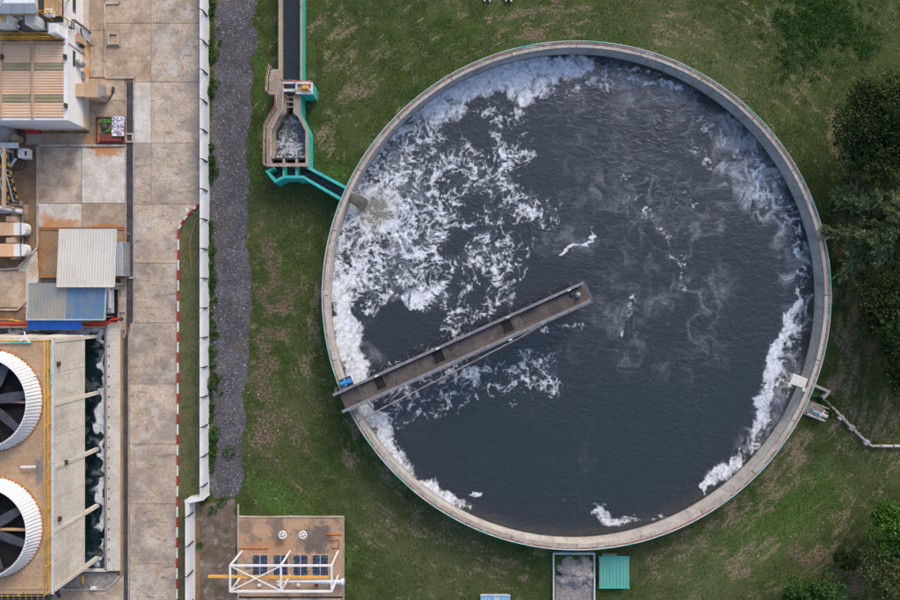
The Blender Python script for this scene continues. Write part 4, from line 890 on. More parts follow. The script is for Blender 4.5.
MB().prism([(-62, YT1-.2), (XT-.12, YT1-.2), (XT-.12, YT1+.06), (-62, YT1+.06)], ZT+.002, ZT+.1).build('edge_kerb', M['tower'], ct)
zd = ZT+.003
railing(ct, [W(-30, 591, zd), W(51, 591, zd), W(51, 340, zd), W(-30, 340, zd)], 1.05, 2.4, M['yellow'], r=.045)
for x0, y0, x1, y1 in ((-30, 341.6, 31, 343.2), (50.4, 346, 51.6, 385)): MB().rect(x0, y0, x1, y1, ZT+.1, ZT+.2).build('toe_board', M['rim_teal'], ct)
MB().rect(47, 341, 48.6, 590, ZT+.002, ZT+.09).build('deck_pipe', M['yellow'], ct)
MB().rect(-30, 588, 46.8, 589.4, ZT+.002, ZT+.06).build('deck_pipe', M['beige'], ct)
for x, y0, y1 in ((36.4, 457, 484), (38.4, 460, 484), (40.6, 457, 480), (43.4, 445, 502)): MB().bar(W(x, y0, ZT+.06), W(x, y1, ZT+.06), .07, .08).build('conduit', M['steel'], ct)
for x0, y0, x1, y1 in ((20.8, 467, 53, 463.6), (33, 377, 52.6, 375), (41, 544, 53, 538), (32, 561, 52.6, 553.6)):
    MB().tube([W(x0, y0, ZT+.4), W(x1, y1, ZT+.4)], .035, 5).build('stay_cable', M['steel'], ct)
MB().bar(W(20.8, 467, ZT+.4), W(36, 466.6, ZT+.4), .18, .1).build('light_arm', M['white'], ct)
for x, y in ((66, 462.5), (58.6, 364), (59.6, 519)): q = on_wall_x(x, y, XT+.1); MB().box((q.x, q.y, q.z), (.25, .4, .3)).build('flood_lamp', M['dark'], ct)
wv = thing('wind_vane', 'white three-armed wind vane on the upper edge of the cooling tower deck', 'wind vane', W(25, 341, ZT+.1))
c = W(25.4, 338, 9.6); MB().tube([(c.x, c.y, ZT+.1), (c.x, c.y, 9.6)], .035, 6).build('mast', M['white'], wv)
for t in (1.7, 3.6, 5.5): MB().bar(c, c+Vector((math.cos(t)*.55, math.sin(t)*.55, .02)), .12, .05).build('arm', M['white'], wv)
# fan stacks
def bez_prof(): return [(4.46, ZT+.005), (4.3, ZT+.25), (4.12, ZT+.7), (3.99, ZT+1.15), (3.94, ZT+1.5)]
rib_me = None
for cy, lab in ((400.5, 'upper white ribbed fan stack'), (527.5, 'lower white ribbed fan stack')):
    C = W(-8, cy, ZT)
    fs = MB().lathe((C.x, C.y), bez_prof()+[(3.88, ZT+1.5), (3.84, ZT+.3), (3.84, ZT+.005)], 96, mi=[0]*5+[1]*2).build('fan_stack', [M['stack'], M['dark']], ct, lab)
    MB().lathe((C.x, C.y), [(4.46, ZT+.004), (4.6, ZT+.004), (4.6, ZT+.05), (4.46, ZT+.05)], 96).build('base_ring', M['rust'], fs)
    MB().lathe((C.x, C.y), [(.01, ZT+.002), (3.83, ZT+.002)], 48).build('fan_well', M['black'], fs)
    if rib_me is None:
        mb = MB(); P = bez_prof()
        for (r0, z0), (r1, z1) in zip(P[:-1], P[1:]):
            mb.bar((r0+.03, 0, z0-ZT), (r1+.03, 0, z1-ZT), .075, .08)
        tmp = mb.build('rib', M['stack'], None, origin=(0, 0, 0)); rib_me = tmp.data; bpy.data.objects.remove(tmp)
        b2 = MB().box((4.53, 0, .09), (.09, .12, .08)); tmp = b2.build('bolt', M['rust'], None, origin=(0, 0, 0)); bolt_me = tmp.data; bpy.data.objects.remove(tmp)
    for k in range(84):
        for me, nm, da in ((rib_me, 'rib', 0), (bolt_me, 'bolt', .5)):
            if nm == 'bolt' and k % 2: continue
            o = link(nm, me, Vector((C.x, C.y, ZT))-wloc(fs), fs); o.rotation_euler.z = 2*math.pi*(k+da)/84
    fan = MB().lathe((C.x, C.y), [(.01, ZT+1.0), (.55, ZT+.95), (.62, ZT+.75), (.62, ZT+.5)], 24).build('fan_hub', M['blade'], fs)
    mb = MB(); vs = []
    for i in range(9):
        r = .55+i*.385; tw = R(30-2.2*i); w = .36+.1*math.sin(math.pi*min(1, i/7.))
        for s in (-1, 1):
            vs += [(r, s*w*math.cos(tw), .75+s*w*math.sin(tw)*.6), (r, s*w*math.cos(tw), .71+s*w*math.sin(tw)*.6)]
    F = []
    for i in range(8):
        a = 4*i; b = a+4; F += [(a, a+2, b+2, b), (a+1, b+1, b+3, a+3), (a, b, b+1, a+1), (a+2, a+3, b+3, b+2)]
    mb.add(vs, F+[(0, 1, 3, 2), (32, 34, 35, 33)]); tmp = mb.build('fan_blade', M['blade'], None, origin=(0, 0, 0)); bme = tmp.data; bpy.data.objects.remove(tmp)
    for k in range(7):
        o = link('fan_blade', bme, Vector((C.x, C.y, ZT))-wloc(fs), fs); o.rotation_euler.z = 2*math.pi*k/7+(.18 if cy < 450 else .55)
    MB().bar((C.x, C.y, ZT+.35), (C.x+3.82, C.y-.1, ZT+.35), .2, .2).build('drive_shaft', M['tan_paint'], fs)
# basin round the tower
bs = thing('cooling_basin', 'concrete basin wall and walkway along the cooling tower', 'basin', W(112, 450))
MB().rect(104.6, 328, 106.8, 570, .012, .55).build('wall', M['steel'], bs)
MB().rect(107, 325, 119.6, 571, .012, .5).build('walkway', M['tower'], bs)
MB().rect(-40, 326.6, 104.5, 328, .012, .5).build('wall', M['kerb'], bs)
MB().rect(119.7, 330, 122.4, 575, .012, .3).build('rusty_edge', M['rust_floor'], bs)
MB().poly([(64, 570), (104.5, 570), (106.8, 572), (60, 572)], .012, .5).build('wall', M['tower'], bs)
for k in range(22): MB().rect(108.2, 345+k*10.2, 109.2, 346.6+k*10.2, .5, .56).build('bolt', M['dark'], bs)
def basin_fields(x, y):
    wx, wy = curl_warp(x, y, 9., 2.5, 3, 17)
    T = np.zeros_like(x)
    for s in ([(104,338,2.5,1.),(104,372,3,1.),(104,392,3,1.),(103,400,4,1.1),(101,412,7,1.3),(100,420,8,1.3),(103,436,4,1.1),(104,460,2.5,.9),(103,475,3,1.),(100,490,6,1.2),(103,502,3,.9),(104,520,3,.9)],[(103,522,5,1.),(99,526,6,1.)],[(104,540,2,.8),(96,567,3,.8)],[(60,333,5,.9),(84,331,4,.9),(98,330,5,1.1)],[(10,329.5,3,1.),(40,329,3,.9)],[(104,330,4,1.2),(104,345,2,1.)]):
        T = np.maximum(T, stroke(wx, wy, s))
    film = np.clip((fbm(wx/7., wy/7., 4, 61)-.56)*2.2, 0, .3)
    return T*.85-.42+(fbm(wx/2.6, wy/2.6, 4, 66)-.5)*.8, film+.25*stroke(wx, wy, [(98, 345, 7, 1.), (98, 560, 7, 1.)])*fbm(wx/5, wy/9, 3, 63), x*0
foam_sheet('basin_water', lambda X, Y: ((X > 70) & (X < 105) & (Y > 327.5) & (Y < 570.5)) | ((Y > 327.5) & (Y < 345) & (X < 105)), (-30, 326, 106, 572), .12, M['basin_water'], 1.0, basin_fields)
gp = thing('gravel_bed', 'small grey gravel bed with curved kerb at the foot of the cooling tower', 'gravel bed', W(96, 580))
MB().poly([(66, 573), (118, 573), (119, 577), (108, 588), (60, 588)], .0111, .06).build('gravel', M['aggregate_dark'], gp)
MB().strip([W(60, 589)[:2], W(106, 589)[:2], W(113, 584)[:2], W(120, 575.6)[:2]], .16, .012, .17).build('kerb', M['kerb'], gp)
MB().rect(76.5, 576, 81, 588, .06, .11).build('step', M['walk'], gp); MB().tube([W(82.6, 576, .3), W(82.6, 583, .3)], .1, 8).build('marker_post', M['yellow'], gp); MB().box((W(94.6, 587.4).x, W(94.6, 587.4).y, .2), (.45, .25, .38)).build('lamp', M['white'], gp)
fl = thing('flood_light', 'small grey flood light on a bracket at the tower corner', 'flood light', W(64, 591)); MB().box((W(64, 591).x, W(64, 591).y, 1.), (.3, .55, .12), .5).build('head', M['dark'], fl); MB().tube([W(62.5, 588.6, .05), W(62.5, 588.6, .95)], .05, 6).build('pole', M['white'], fl)
lr = thing('lower_pipe_rack', 'row of grey and yellow pipes in the strip below the cooling tower deck', 'pipe rack', W(20, 610, 2))
for i in range(9): MB().tube([W(-4+6*i, 594, 3.), W(-6+6*i, 640, 3.)], .09, 6).build('pipe', M['yellow' if i in (2, 5) else 'steel'], lr)
for y in (597, 625): MB().bar(W(-10, y, 2.85), W(48, y, 2.85), .12, .12).build('cross_beam', M['dark'], lr)
for x in (-8, 46): p = W(x, 597, 2.8); MB().tube([(p.x, p.y, .01), (p.x, p.y, 2.8)], .09, 6).build('leg', M['steel'], lr)

# ------------------------------------------------------------------ inlet channel and chamber
ic = thing('inlet_channel', 'straight open concrete inlet channel with teal outer side running off the top', 'channel', W(292, 30))
ZI = 1.55
MB().rect(278.4, -60, 282, 79, 0, ZI).build('wall', M['walk'], ic)
MB().rect(300, -60, 302.3, 79.6, 0, ZI, 0, 1).build('wall', [M['walk'], M['teal']], ic)
struct(MB().rect(281.4, -60, 300.4, 112, .3, 1.0).build('channel_water', M['channel_water']))
ch = thing('inlet_chamber', 'angular inlet chamber with teal sides, railed walkways and churning water', 'chamber', W(288, 130))
ZC = 2.3
CW = [M['walk'], M['teal']]
MB().poly([(293.4, 95), (300.6, 95), (300.8, 114), (308.4, 130), (308.4, 167.4), (305.4, 167.4), (305.4, 131), (297.5, 116), (293.2, 113)], 0, ZC, 0, 1).build('right_wall', CW, ch)
MB().poly([(277.6, 94), (286.4, 94), (286.4, 112), (282.4, 116.4), (274.4, 131), (274.4, 158.5), (271, 158.5), (271, 130), (277.6, 117)], 0, ZC-.25, 0, 0).build('left_wall', M['walk'], ch)
# walkway on the left
wk = [(271, 69), (279.4, 69), (279.4, 79), (284, 83), (283.4, 94), (283, 112), (279, 116.4), (271.4, 131.4), (271.4, 163), (308.4, 163), (308.4, 166.4), (266.4, 166.4), (266.4, 126), (277, 108), (277, 94.4), (269, 94.4), (269, 80)]
MB().poly(wk, ZC+.0, ZC+.16).build('walkway', M['walk'], ch)
for x, y in ((273, 74), (272, 90), (280, 100), (269, 140), (269, 160)): q = W(x, y, ZC); MB().box((q.x, q.y, ZC/2), (.4, .4, ZC-.002)).build('pier', M['walk'], ch)
zk = ZC+.16
for pts in ([(271.2, 67.5), (268.6, 80), (268.4, 93), (278, 94), (277.4, 108), (266.2, 127), (265.6, 165.4), (307, 165.4)], [(276, 78), (283.2, 83.4), (295.6, 83.4)], [(283.4, 89.8), (284.4, 92), (284, 111), (280.4, 113.4), (272.6, 130), (272, 157)]):
    railing(ch, [W(a, b, zk) for a, b in pts], 1., 1.5, M['redrail'], M['handrail'], r=.045)
for y0, y1 in ((81.4, 83.4), (88.6, 91.2)):
    MB().rect(282.4, y0, 296.4, y1, ZC, ZC+.2).build('cross_beam', M['handrail'], ch)
MB().rect(295.4, 82, 312.4, 93.6, 0, ZC+.12, 0, 1).build('platform', CW, ch)
MB().strip([W(296.2, 82.9, ZC+.3)[:2], W(311.8, 82.9, ZC+.3)[:2], W(311.8, 93., ZC+.3)[:2], W(296.2, 93., ZC+.3)[:2]], .16, ZC+.121, ZC+.3, closed=True).build('platform_kerb', M['handrail'], ch)
railing(ch, [W(296.2, 83, ZC+.3), W(311.6, 83, ZC+.3), W(311.6, 92.8, ZC+.3), W(296.2, 92.8, ZC+.3)], .8, 1.4, M['redrail'], M['handrail'], r=.04)
sg = thing('gate_actuator', 'orange gate actuator beside a dark slot on the inlet platform', 'gate actuator', W(305, 88, ZC+.12))
MB().rect(302.2, 87.4, 308.2, 91, ZC+.121, ZC+.14).build('slot', M['black'], sg); MB().rect(302, 85, 308.2, 88.4, ZC+.141, ZC+.6).build('housing', M['orange'], sg); MB().rect(308.6, 88, 310.6, 90.4, ZC+.121, ZC+.5).build('switch_box', M['white'], sg)
MB().tube([W(305, 92.6, 2.3), W(307.6, 99, .6)], .05, 6).build('ladder_pole', M['pipe_white'], sg)
for y in (96.4, 101, 106): MB().rect(286.2, y, 293.6, y+1.3, ZC-.4, ZC-.2).build('baffle_beam', M['walk'], ch)
MB().rect(286.4, 94, 293.4, 113, .9, 1.02).build('neck_floor', M['black'], ch)
HEX = [(283, 114), (298, 114), (305.8, 130.5), (305.8, 158.5), (273.8, 158.5), (273.8, 130.5)]
def chamber_fields(x, y):
    wx, wy = curl_warp(x, y, 7., 1.6, 3, 19)
    p = fbm(wx/4.5, wy/4.5, 4, 83, .6); r = 1-np.abs(2*fbm(wx/5., wy/5., 3, 88)-1)*2.4
    S = np.clip(stroke(x, y, [(291, 124, 10, .40), (289, 140, 18, .47), (290, 154, 22, .52)]), 0, 1)
    F = .5*p+.35*np.clip(r, 0, 1)+S-.86
    murk = stroke(x, y, [(289, 120, 6, .3), (288, 140, 8, .35)])
    return F, np.clip(S*p*.9, 0, 1), murk
foam_sheet('chamber_water', lambda X, Y: in_poly(X, Y, HEX), (270, 112, 310, 160), 1.3, M['chamber_water'], .5, chamber_fields)
# weir cells below the chamber
MB().rect(273, 157.4, 307.6, 159.2, .5, ZC-.35).build('weir_wall', M['dark'], ch)
for x in (276.6, 289, 302): MB().rect(x, 156.2, x+2, 157.2, 1.2, ZC-.3).build('weir_bracket', M['white'], ch)
for x in (282.6, 295.4):
    MB().rect(x, 158.6, x+2.2, 167, .3, ZC-.2).build('cell_divider', M['walk'], ch); MB().rect(x, 167, x+2.4, 177.4, .3, ZC-.12).build('lower_divider', M['teal'], ch)
struct(MB().rect(271.5, 158.9, 307.2, 178.6, .2, .8).build('weir_water', M['channel_water']))
lw = lambda pts: [W(a, b, ZC-.1)[:2] for a, b in pts]
MB().strip(lw([(273.6, 167.4), (267.2, 171.4), (275, 181), (284.6, 176.6), (303, 176.8), (345.4, 201.4)]), .26, 0, ZC-.1).build('lower_wall', M['teal'], ch)
MB().strip(lw([(307, 166.8), (348.6, 189)]), .26, 0, ZC-.08).build('lower_wall', M['teal'], ch)
MB().rect(299, 177.8, 305.6, 181.4, 0, 1.2).build('buttress', M['teal'], ch); MB().rect(281, 180, 286, 182.4, .0, .15).build('foot_step', M['kerb'], ch)
struct(MB().poly([(268.8, 171.8), (275.2, 179.6), (284.4, 175.4), (303.6, 175.4), (346, 200.2), (348, 189.8), (307, 167.8), (274, 167.6)], .2, .95).build('race_water', M['race']))
sp = MB(); q0, q1 = W(346.4, 200.4, 2.), W(350.4, 189.8, 2.); e0, e1 = W(363.6, 212, .38), W(369, 200.4, .38); n = 9; vs = []
for i in range(n+1):
    t = i/n; zz_ = 1.95-1.53*t**2.2
    a = q0.lerp(e0, t); b = q1.lerp(e1, t)
    for j in range(6):
        p = a.lerp(b, j/5); vs.append((p.x, p.y, zz_-.16*(abs(j-2.5)/2.5)**2))
sp.add(vs, [(i*6+j, i*6+j+1, (i+1)*6+j+1, (i+1)*6+j) for i in range(n) for j in range(5)], 0, True)
o = sp.build('spilling_water', M['spill']); o['kind'] = 'structure'

# ------------------------------------------------------------------ scraper bridge over the tank
ZBR = 3.35
A0, A1 = W(342.2, 401.2, ZBR), W(586.3, 291.6, ZBR); U = (A1-A0).normalized(); N = Vector((-U.y, U.x, 0)); LB = (A1-A0).length; ang = math.atan2(U.y, U.x)
br = thing('scraper_bridge', 'long brown steel scraper bridge reaching from the rim to the tank centre', 'bridge', Vector((A0.x, A0.y, Z_RIM)))
at = lambda d, s, z=ZBR: A0+U*d+N*s+Vector((0, 0, z-ZBR))
HWD = .83
npl = 13
for i in range(npl):
    a, b = LB*i/npl+.012, LB*(i+1)/npl-.012
    MB().prism([at(a, -HWD), at(b, -HWD), at(b, HWD), at(a, HWD)], ZBR-.08, ZBR+(.004 if i % 2 else 0)).build('deck_plate', M['bridge_deck'], br)
for s in (-1, 1):
    d0 = -.5 if s > 0 else -.35
    MB().prism([at(d0, s*HWD), at(LB, s*HWD), at(LB, s*(HWD+.1)), at(d0, s*(HWD+.1))], ZBR-.55, ZBR+.32).prism([at(d0, s*(HWD-.06)), at(LB, s*(HWD-.06)), at(LB, s*(HWD+.2)), at(d0, s*(HWD+.2))], ZBR+.322, ZBR+.38).build('girder', M['girder'], br)
    for k in range(24):
        d = .6+k*(LB-.8)/23; MB().bar(at(d, s*(HWD+.16), ZBR+.38), at(d, s*(HWD+.2), ZBR+1.25), .045).build('rail_post', M['dark'], br)
    MB().tube([at(.4, s*(HWD+.2), ZBR+1.25), at(LB, s*(HWD+.2), ZBR+1.25)], .035, 6).build('handrail', M['girder'], br)
    for k in range(12): d = 1.+k*(LB-2)/11; MB().bar(at(d, s*(HWD+.1), ZBR-.1), at(d+.05, s*(HWD+(.62 if s > 0 else .4)), ZBR-.6), .1).build('side_bracket', M['dark'], br)
MB().bar(at(LB, -HWD, ZBR+1.25), at(LB, HWD, ZBR+1.25), .05).build('end_rail', M['girder'], br); MB().bar(at(LB, -HWD, ZBR+.36), at(LB, HWD, ZBR+.36), .05).build('end_rail', M['girder'], br)
def d_of(px, py):
    p = W(px, py, ZBR)-A0; return p.dot(U), p.dot(N)
for px, py, hx, hy in ((380.3, 383.3, .42, .5), (438.6, 356.6, .48, .52), (507.4, 326.4, .46, .5)):
    d, s = d_of(px, py); g_ = MB().prism([at(d-hx, s-hy), at(d+hx, s-hy), at(d+hx, s+hy), at(d-hx, s+hy)], ZBR+.006, ZBR+.012).build('grating', M['black'], br)
    for i in range(6): t = -hy+2*hy*i/5; MB().bar(at(d-hx, s+t, ZBR+.03), at(d+hx, s+t, ZBR+.03), .03).build('grating_bar', M['cover'], g_)
    for i in range(4): t = -hx+2*hx*i/3; MB().bar(at(d+t, s-hy, ZBR+.05), at(d+t, s+hy, ZBR+.05), .04).build('grating_bar', M['dark'], g_)
d, s = d_of(530, 316.5); MB().prism([at(d-.75, s-.45), at(d+.75, s-.45), at(d+.75, s+.5), at(d-.75, s+.5)], ZBR+.006, ZBR+.03).build('hatch', M['bridge_deck'], br); MB().prism([at(d-.8, s+.2), at(d+.1, s+.2), at(d+.1, s+.5), at(d-.8, s+.5)], ZBR+.031, ZBR+.06).build('hatch_hinge', M['dark'], br)
for px, py in ((376.6, 375.6), (437.6, 348.4), (507.4, 317.2), (568.4, 290.2), (510, 339.4)):
    d, s = d_of(px, py); MB().box(at(d, s, ZBR+.42), (.34, .15, .1), ang).build('lamp', M['white'], br); MB().tube([at(d, s, ZBR-.02), at(d, s, ZBR+.37)], .03, 5).build('lamp_post', M['dark'], br)
d, s = d_of(577.6, 295); c = at(d, s); MB().lathe((c.x, c.y), [(.01, ZBR+.5), (.16, ZBR+.46), (.24, ZBR+.3), (.3, ZBR+.002)], 18).build('pivot_head', M['steel'], br); c2 = at(d-.5, s+.25); MB().lathe((c2.x, c2.y), [(.01, ZBR+.15), (.2, ZBR+.14), (.24, ZBR+.002)], 14).build('pivot_cover', M['dark'], br)
MB().lathe((TC.x, TC.y), [(.55, ZBR-.6), (.6, -.5)], 20).build('centre_pier', M['tank_wall'], br)
MB().tube([at(.8, HWD-.12, ZBR+.05), at(9, HWD-.15, ZBR+.05), at(17, HWD-.1, ZBR+.05), at(LB-.6, HWD-.2, ZBR+.05)], .035, 6).build('cable', M['black'], br)
for d in (4.6, 11.2, 19.4): MB().prism([at(d, .1), at(d+.5, .1), at(d+.5, .55), at(d, .55)], ZBR+.006, ZBR+.02).build('patch_plate', M['dark'], br)
# drive unit on the rim
d, s = d_of(345.6, 382.4)
MB().prism([at(d-.55, s-.5), at(d+.6, s-.5), at(d+.6, s+.42), at(d-.55, s+.42)], ZBR-.4, ZBR-.3).build('drive_base', M['dark'], br)
c = at(d-.05, s, ZBR-.08); MB().tube([c-U*.42, c+U*.3], .2, 12).box(c+U*.42, (.34, .42, .42), ang).tube([c+N*.0, c+N*.36], .13, 10).box(c-N*.2, (.3, .26, .3), ang).build('drive_motor', M['bluemotor'], br)
for s in (-1.35, 1.3):
    c = at(.72, s, Z_RIM+.06+.22); MB().tube([c-U*.07, c+U*.07], .22, 16).build('wheel', M['dark'], br); MB().box(at(.72, s*.93, Z_RIM+.42), (.5, .5, .28), ang).build('axle_box', M['girder'], br)
MB().bar(at(-.3, .95, ZBR-.1), at(-.05, 1.4, ZBR-.3), .25, .2).build('cable_box', M['dark'], br)
# scum pipe slung beside the bridge
s0, s1 = W(364.6, 417.4, .75), W(545, 323, 1.6)
MB().tube([s0, W(520, 337.6, 1.5), s1], .07, 8).build('scum_pipe', M['pipe_white'], br)
for t in (.06, .14, .4, .6, .8):
    p = s0.lerp(s1, t); q = at((p-A0).dot(U), -HWD-.1, ZBR-.4); MB().bar(p, q, .06).build('hanger', M['dark'], br)
    MB().bar(p, Vector((p.x, p.y, .3)), .05).build('scraper_arm', M['dark'], br)

# ------------------------------------------------------------------ outlet side of the tank
op = thing('outlet_platform', 'small pale concrete platform with brackets overhanging the tank inside the rim', 'platform', Vector((TC.x+22.2, TC.y-8.6, Z_RIM)))
q = [W(a, b, Z_RIM+.3) for a, b in ((794, 373.4), (808.6, 379), (804.6, 388.2), (790.2, 383.6))]
MB().prism(q, Z_RIM+.06, Z_RIM+.22).build('slab', M['yard_pale'], op)
for i in (2, 3): MB().prism([(q[i].x-.16, q[i].y-.32), (q[i].x+.16, q[i].y-.32), (q[i].x+.16, q[i].y+.05), (q[i].x-.16, q[i].y+.05)], Z_RIM-.7, Z_RIM+.2).build('bracket', M['yard_pale'], op)
MB().prism([(q[3].x+.1, q[3].y-.02), (q[2].x-.1, q[2].y-.02), (q[2].x-.1, q[2].y+.1), (q[3].x+.1, q[3].y+.1)], Z_RIM-.9, Z_RIM+.0).build('baffle', M['tank_wall'], op)
lwall = thing('outlet_box', 'low L-shaped pale concrete outlet box wall outside the tank', 'wall', W(822, 388))
MB().strip([W(813.6, 384.8, .9)[:2], W(829.2, 391.6, .9)[:2], W(825.6, 396.6, .9)[:2], W(823, 397, .9)[:2]], .26, 0, .9).build('wall', M['rim'], lwall)
MB().rect(812, 387.6, 824, 397.2, .01, .3).build('algae_floor', M['algae'], lwall)
vl = thing('valve_stand', 'rusty valve stand with pale blue fittings beside the tank wall', 'valve stand', W(816, 410))
a0 = W(808.6, 404.4); e = Vector((.93, -.37, 0)); f = Vector((.37, .93, 0))
pt = lambda u, v, z: a0+e*u+f*v+Vector((0, 0, z))
MB().prism([pt(-.2, -1.1, 0), pt(1.7, -1.1, 0), pt(1.7, .4, 0), pt(-.2, .4, 0)], .01, .16).build('plinth', M['rim'], vl)
for v in (-.95, -.1, .3): MB().bar(pt(-.2, v, .75), pt(1.7, v, .75), .13, .12).build('frame_bar', M['rust_rail'] if v > -.5 else M['pipe_white'], vl)
for u, v in ((0, -.9), (1.5, -.9), (0, .3), (1.5, .3)): MB().bar(pt(u, v, .16), pt(u, v, .72), .1).build('frame_leg', M['rust_rail'], vl)
MB().tube([pt(.2, -.5, .7), pt(1.2, -.5, .7)], .13, 10).build('valve_body', M['sky_roof'], vl); MB().tube([pt(.75, -.5, .7), pt(.75, -.5, 1.2)], .08, 8).build('stem', M['white'], vl); MB().tube([pt(1.2, -.5, .7), pt(1.75, -.5, .7)], .2, 10).build('flange', M['pipe_white'], vl); MB().tube([pt(1.05, -.75, .8), pt(1.3, 0, .8)], .07, 8).build('branch_pipe', M['white'], vl)
op2 = thing('outfall_pipe', 'white rust-streaked pipe bending across the grass to the right edge', 'pipe', W(852, 425))
pts = [W(822.6, 397.6, .35), W(836, 411, .35), W(852, 428, .35), W(868.6, 444, .35), W(872, 446, .35), W(920, 446.4, .35)]
MB().tube(pts, .13, 10).build('pipe', M['pipe_white'], op2)
for x, y in ((851.6, 427.6), (840.4, 417), (866, 442)): MB().box(W(x, y, .2), (.55, .36, .4), .8).build('saddle_block', M['pipe_white'], op2)
for t in (830, 845.4, 858.6, 880, 893): y = 397.6+(t-822.6)*1.01 if t < 868 else 446; c = W(t, y, .35); MB().tube([c-Vector((.05, .05*-1 if t < 868 else 0, 0)), c+Vector((.05, -.05 if t < 868 else 0, 0))], .19, 10).build('flange', M['rust_rail'], op2)

# ------------------------------------------------------------------ rust-stained slab with filter grates and a white gantry
sl = thing('filter_slab', 'rust-stained concrete slab with four coloured filter grates', 'slab', W(290, 560))
MB().rect(238.6, 517.6, 343, 596.6, .006, .25).build('slab_top', M['slab'], sl)
MB().poly([(238.2, 516.6), (265, 517.4), (290, 516.6), (320, 517), (343.6, 516.8), (343.6, 517.5), (238.2, 517.5)], .006, .32).build('kerb', M['kerb'], sl); MB().rect(237.2, 505, 238.5, 640, .006, .3).build('kerb', M['kerb'], sl); MB().rect(343.1, 517.6, 344, 640, .006, .3).build('kerb', M['kerb'], sl)
MB().rect(239, 596.8, 343, 598.6, .006, .12).build('gutter', M['dark'], sl); MB().rect(239, 598.8, 343, 640, .006, .2).build('slab_edge', M['road'], sl)
for x0, x1 in ((252.2, 267.8), (273.2, 288), (292.8, 308), (312, 328.4)):
    gr = MB().rect(x0, 555, x1, 576.2, .25, .27).build('filter_grate', M['grate'], sl)
    MB().strip([W(x0, 555, .3)[:2], W(x1, 555, .3)[:2], W(x1, 576.2, .3)[:2], W(x0, 576.2, .3)[:2]], .1, .251, .31, closed=True).build('frame', M['beige'], gr)
    for i in range(1, 4): x = x0+(x1-x0)*i/4; MB().bar(W(x, 555, .3), W(x, 576, .3), .05).build('grate_bar', M['pipe_pale'] if i == 2 else M['dark'], gr)
    for i in range(1, 5): y = 555+21.2*i/5; MB().bar(W(x0, y, .3), W(x1, y, .3), .045).build('grate_bar', M['dark'], gr)
MB().rect(245.2, 562.4, 250.6, 568, .25, .4).build('hatch', M['girder'], sl)
for pts in ([(239, 548.4), (268, 548.4)], [(326, 539), (326, 534.6), (342, 534.6)], [(330, 540), (339, 540), (339, 548), (332, 548)]):
    MB().tube([W(a, b, .3) for a, b in pts], .06, 6).build('small_pipe', M['rust'], sl)
for x, lab in ((282.6, 'white spoked valve handwheel nearer the slab centre-left'), (303, 'white spoked valve handwheel to the right, on dark stained concrete')):
    hwl = thing('valve_handwheel', lab, 'handwheel', W(x, 535, .25), 'valve handwheels'); c = W(x, 535, .9)
    MB().lathe((c.x, c.y), [(.36+.06*math.cos(t), .9+.06*math.sin(t)) for t in np.linspace(0, 2*math.pi, 7)], 20).build('rim', M['white'], hwl)
    for k in range(3): t = k*math.pi/3+.2; MB().bar((c.x-.36*math.cos(t), c.y-.36*math.sin(t), .9), (c.x+.36*math.cos(t), c.y+.36*math.sin(t), .9), .08).build('spoke', M['white'], hwl)
    MB().tube([(c.x, c.y, .25), (c.x, c.y, 1.)], .09, 8).build('stem', M['pipe_pale'], hwl)
gt = thing('gantry', 'white steel gantry frame with an orange hoist beam over the filter grates', 'gantry', W(283, 565))
ZG = 4.0; G = lambda x, y, z=ZG: W(x, y, z)
xs3 = (230.2, 281, 331.8); yt, yb = 565.6, 591.4
for x in xs3:
    MB().bar(G(x, yt-.6), G(x, yb+.6), .17, .17).build('cross_beam', M['white'], gt)
    for y in (yt, yb):
        p = G(x, y); MB().bar((p.x, p.y, .02 if x < 235 else .25), (p.x, p.y, ZG-.09), .15, .15).build('leg', M['white'], gt)
for y in (yt, yb):
    for a, b in zip(xs3[:-1], xs3[1:]): MB().bar(G(a+.9, y), G(b-.9, y), .17, .17).build('top_beam', M['white'], gt)
MB().bar(G(xs3[0]+.8, yt+.8, ZG-.02), G(xs3[1]-.8, yb-.8, ZG-.02), .1).build('brace', M['white'], gt); MB().bar(G(xs3[0]+.8, yb-.8, ZG+.09), G(xs3[1]-.8, yt+.8, ZG+.09), .1).build('brace', M['white'], gt)
MB().prism([G(207.4, 576.6)[:2], G(332, 577.4)[:2], G(332, 579.2)[:2], G(207.4, 578.6)[:2]], ZG-.4, ZG-.1).build('hoist_beam', M['orange'], gt)
bp = thing('delivery_pipe', 'pale blue tapering pipe with end flange lying under the gantry', 'pipe', W(315, 582))
MB().tube([W(277, 581.8, 1.), W(310, 581.8, 1.), W(322, 582, 1.), W(342, 582.2, 1.)], [.08, .11, .2, .22], 12).build('pipe', M['pipe_pale'], bp); MB().tube([W(341.4, 582.2, 1.), W(344.4, 582.2, 1.)], .36, 14).build('flange', M['pipe_pale'], bp)
for x in (290, 316, 334): p = W(x, 582, 1.); MB().bar((p.x, p.y, .25), (p.x, p.y, .9), .1).build('support', M['steel'], bp)
for x in (259.4, 279, 298.4, 316.6): MB().box(W(x, 585.4, .36), (.3, .22, .2)).build('clamp_block', M['white'] if x < 310 else M['dull_red'], sl)

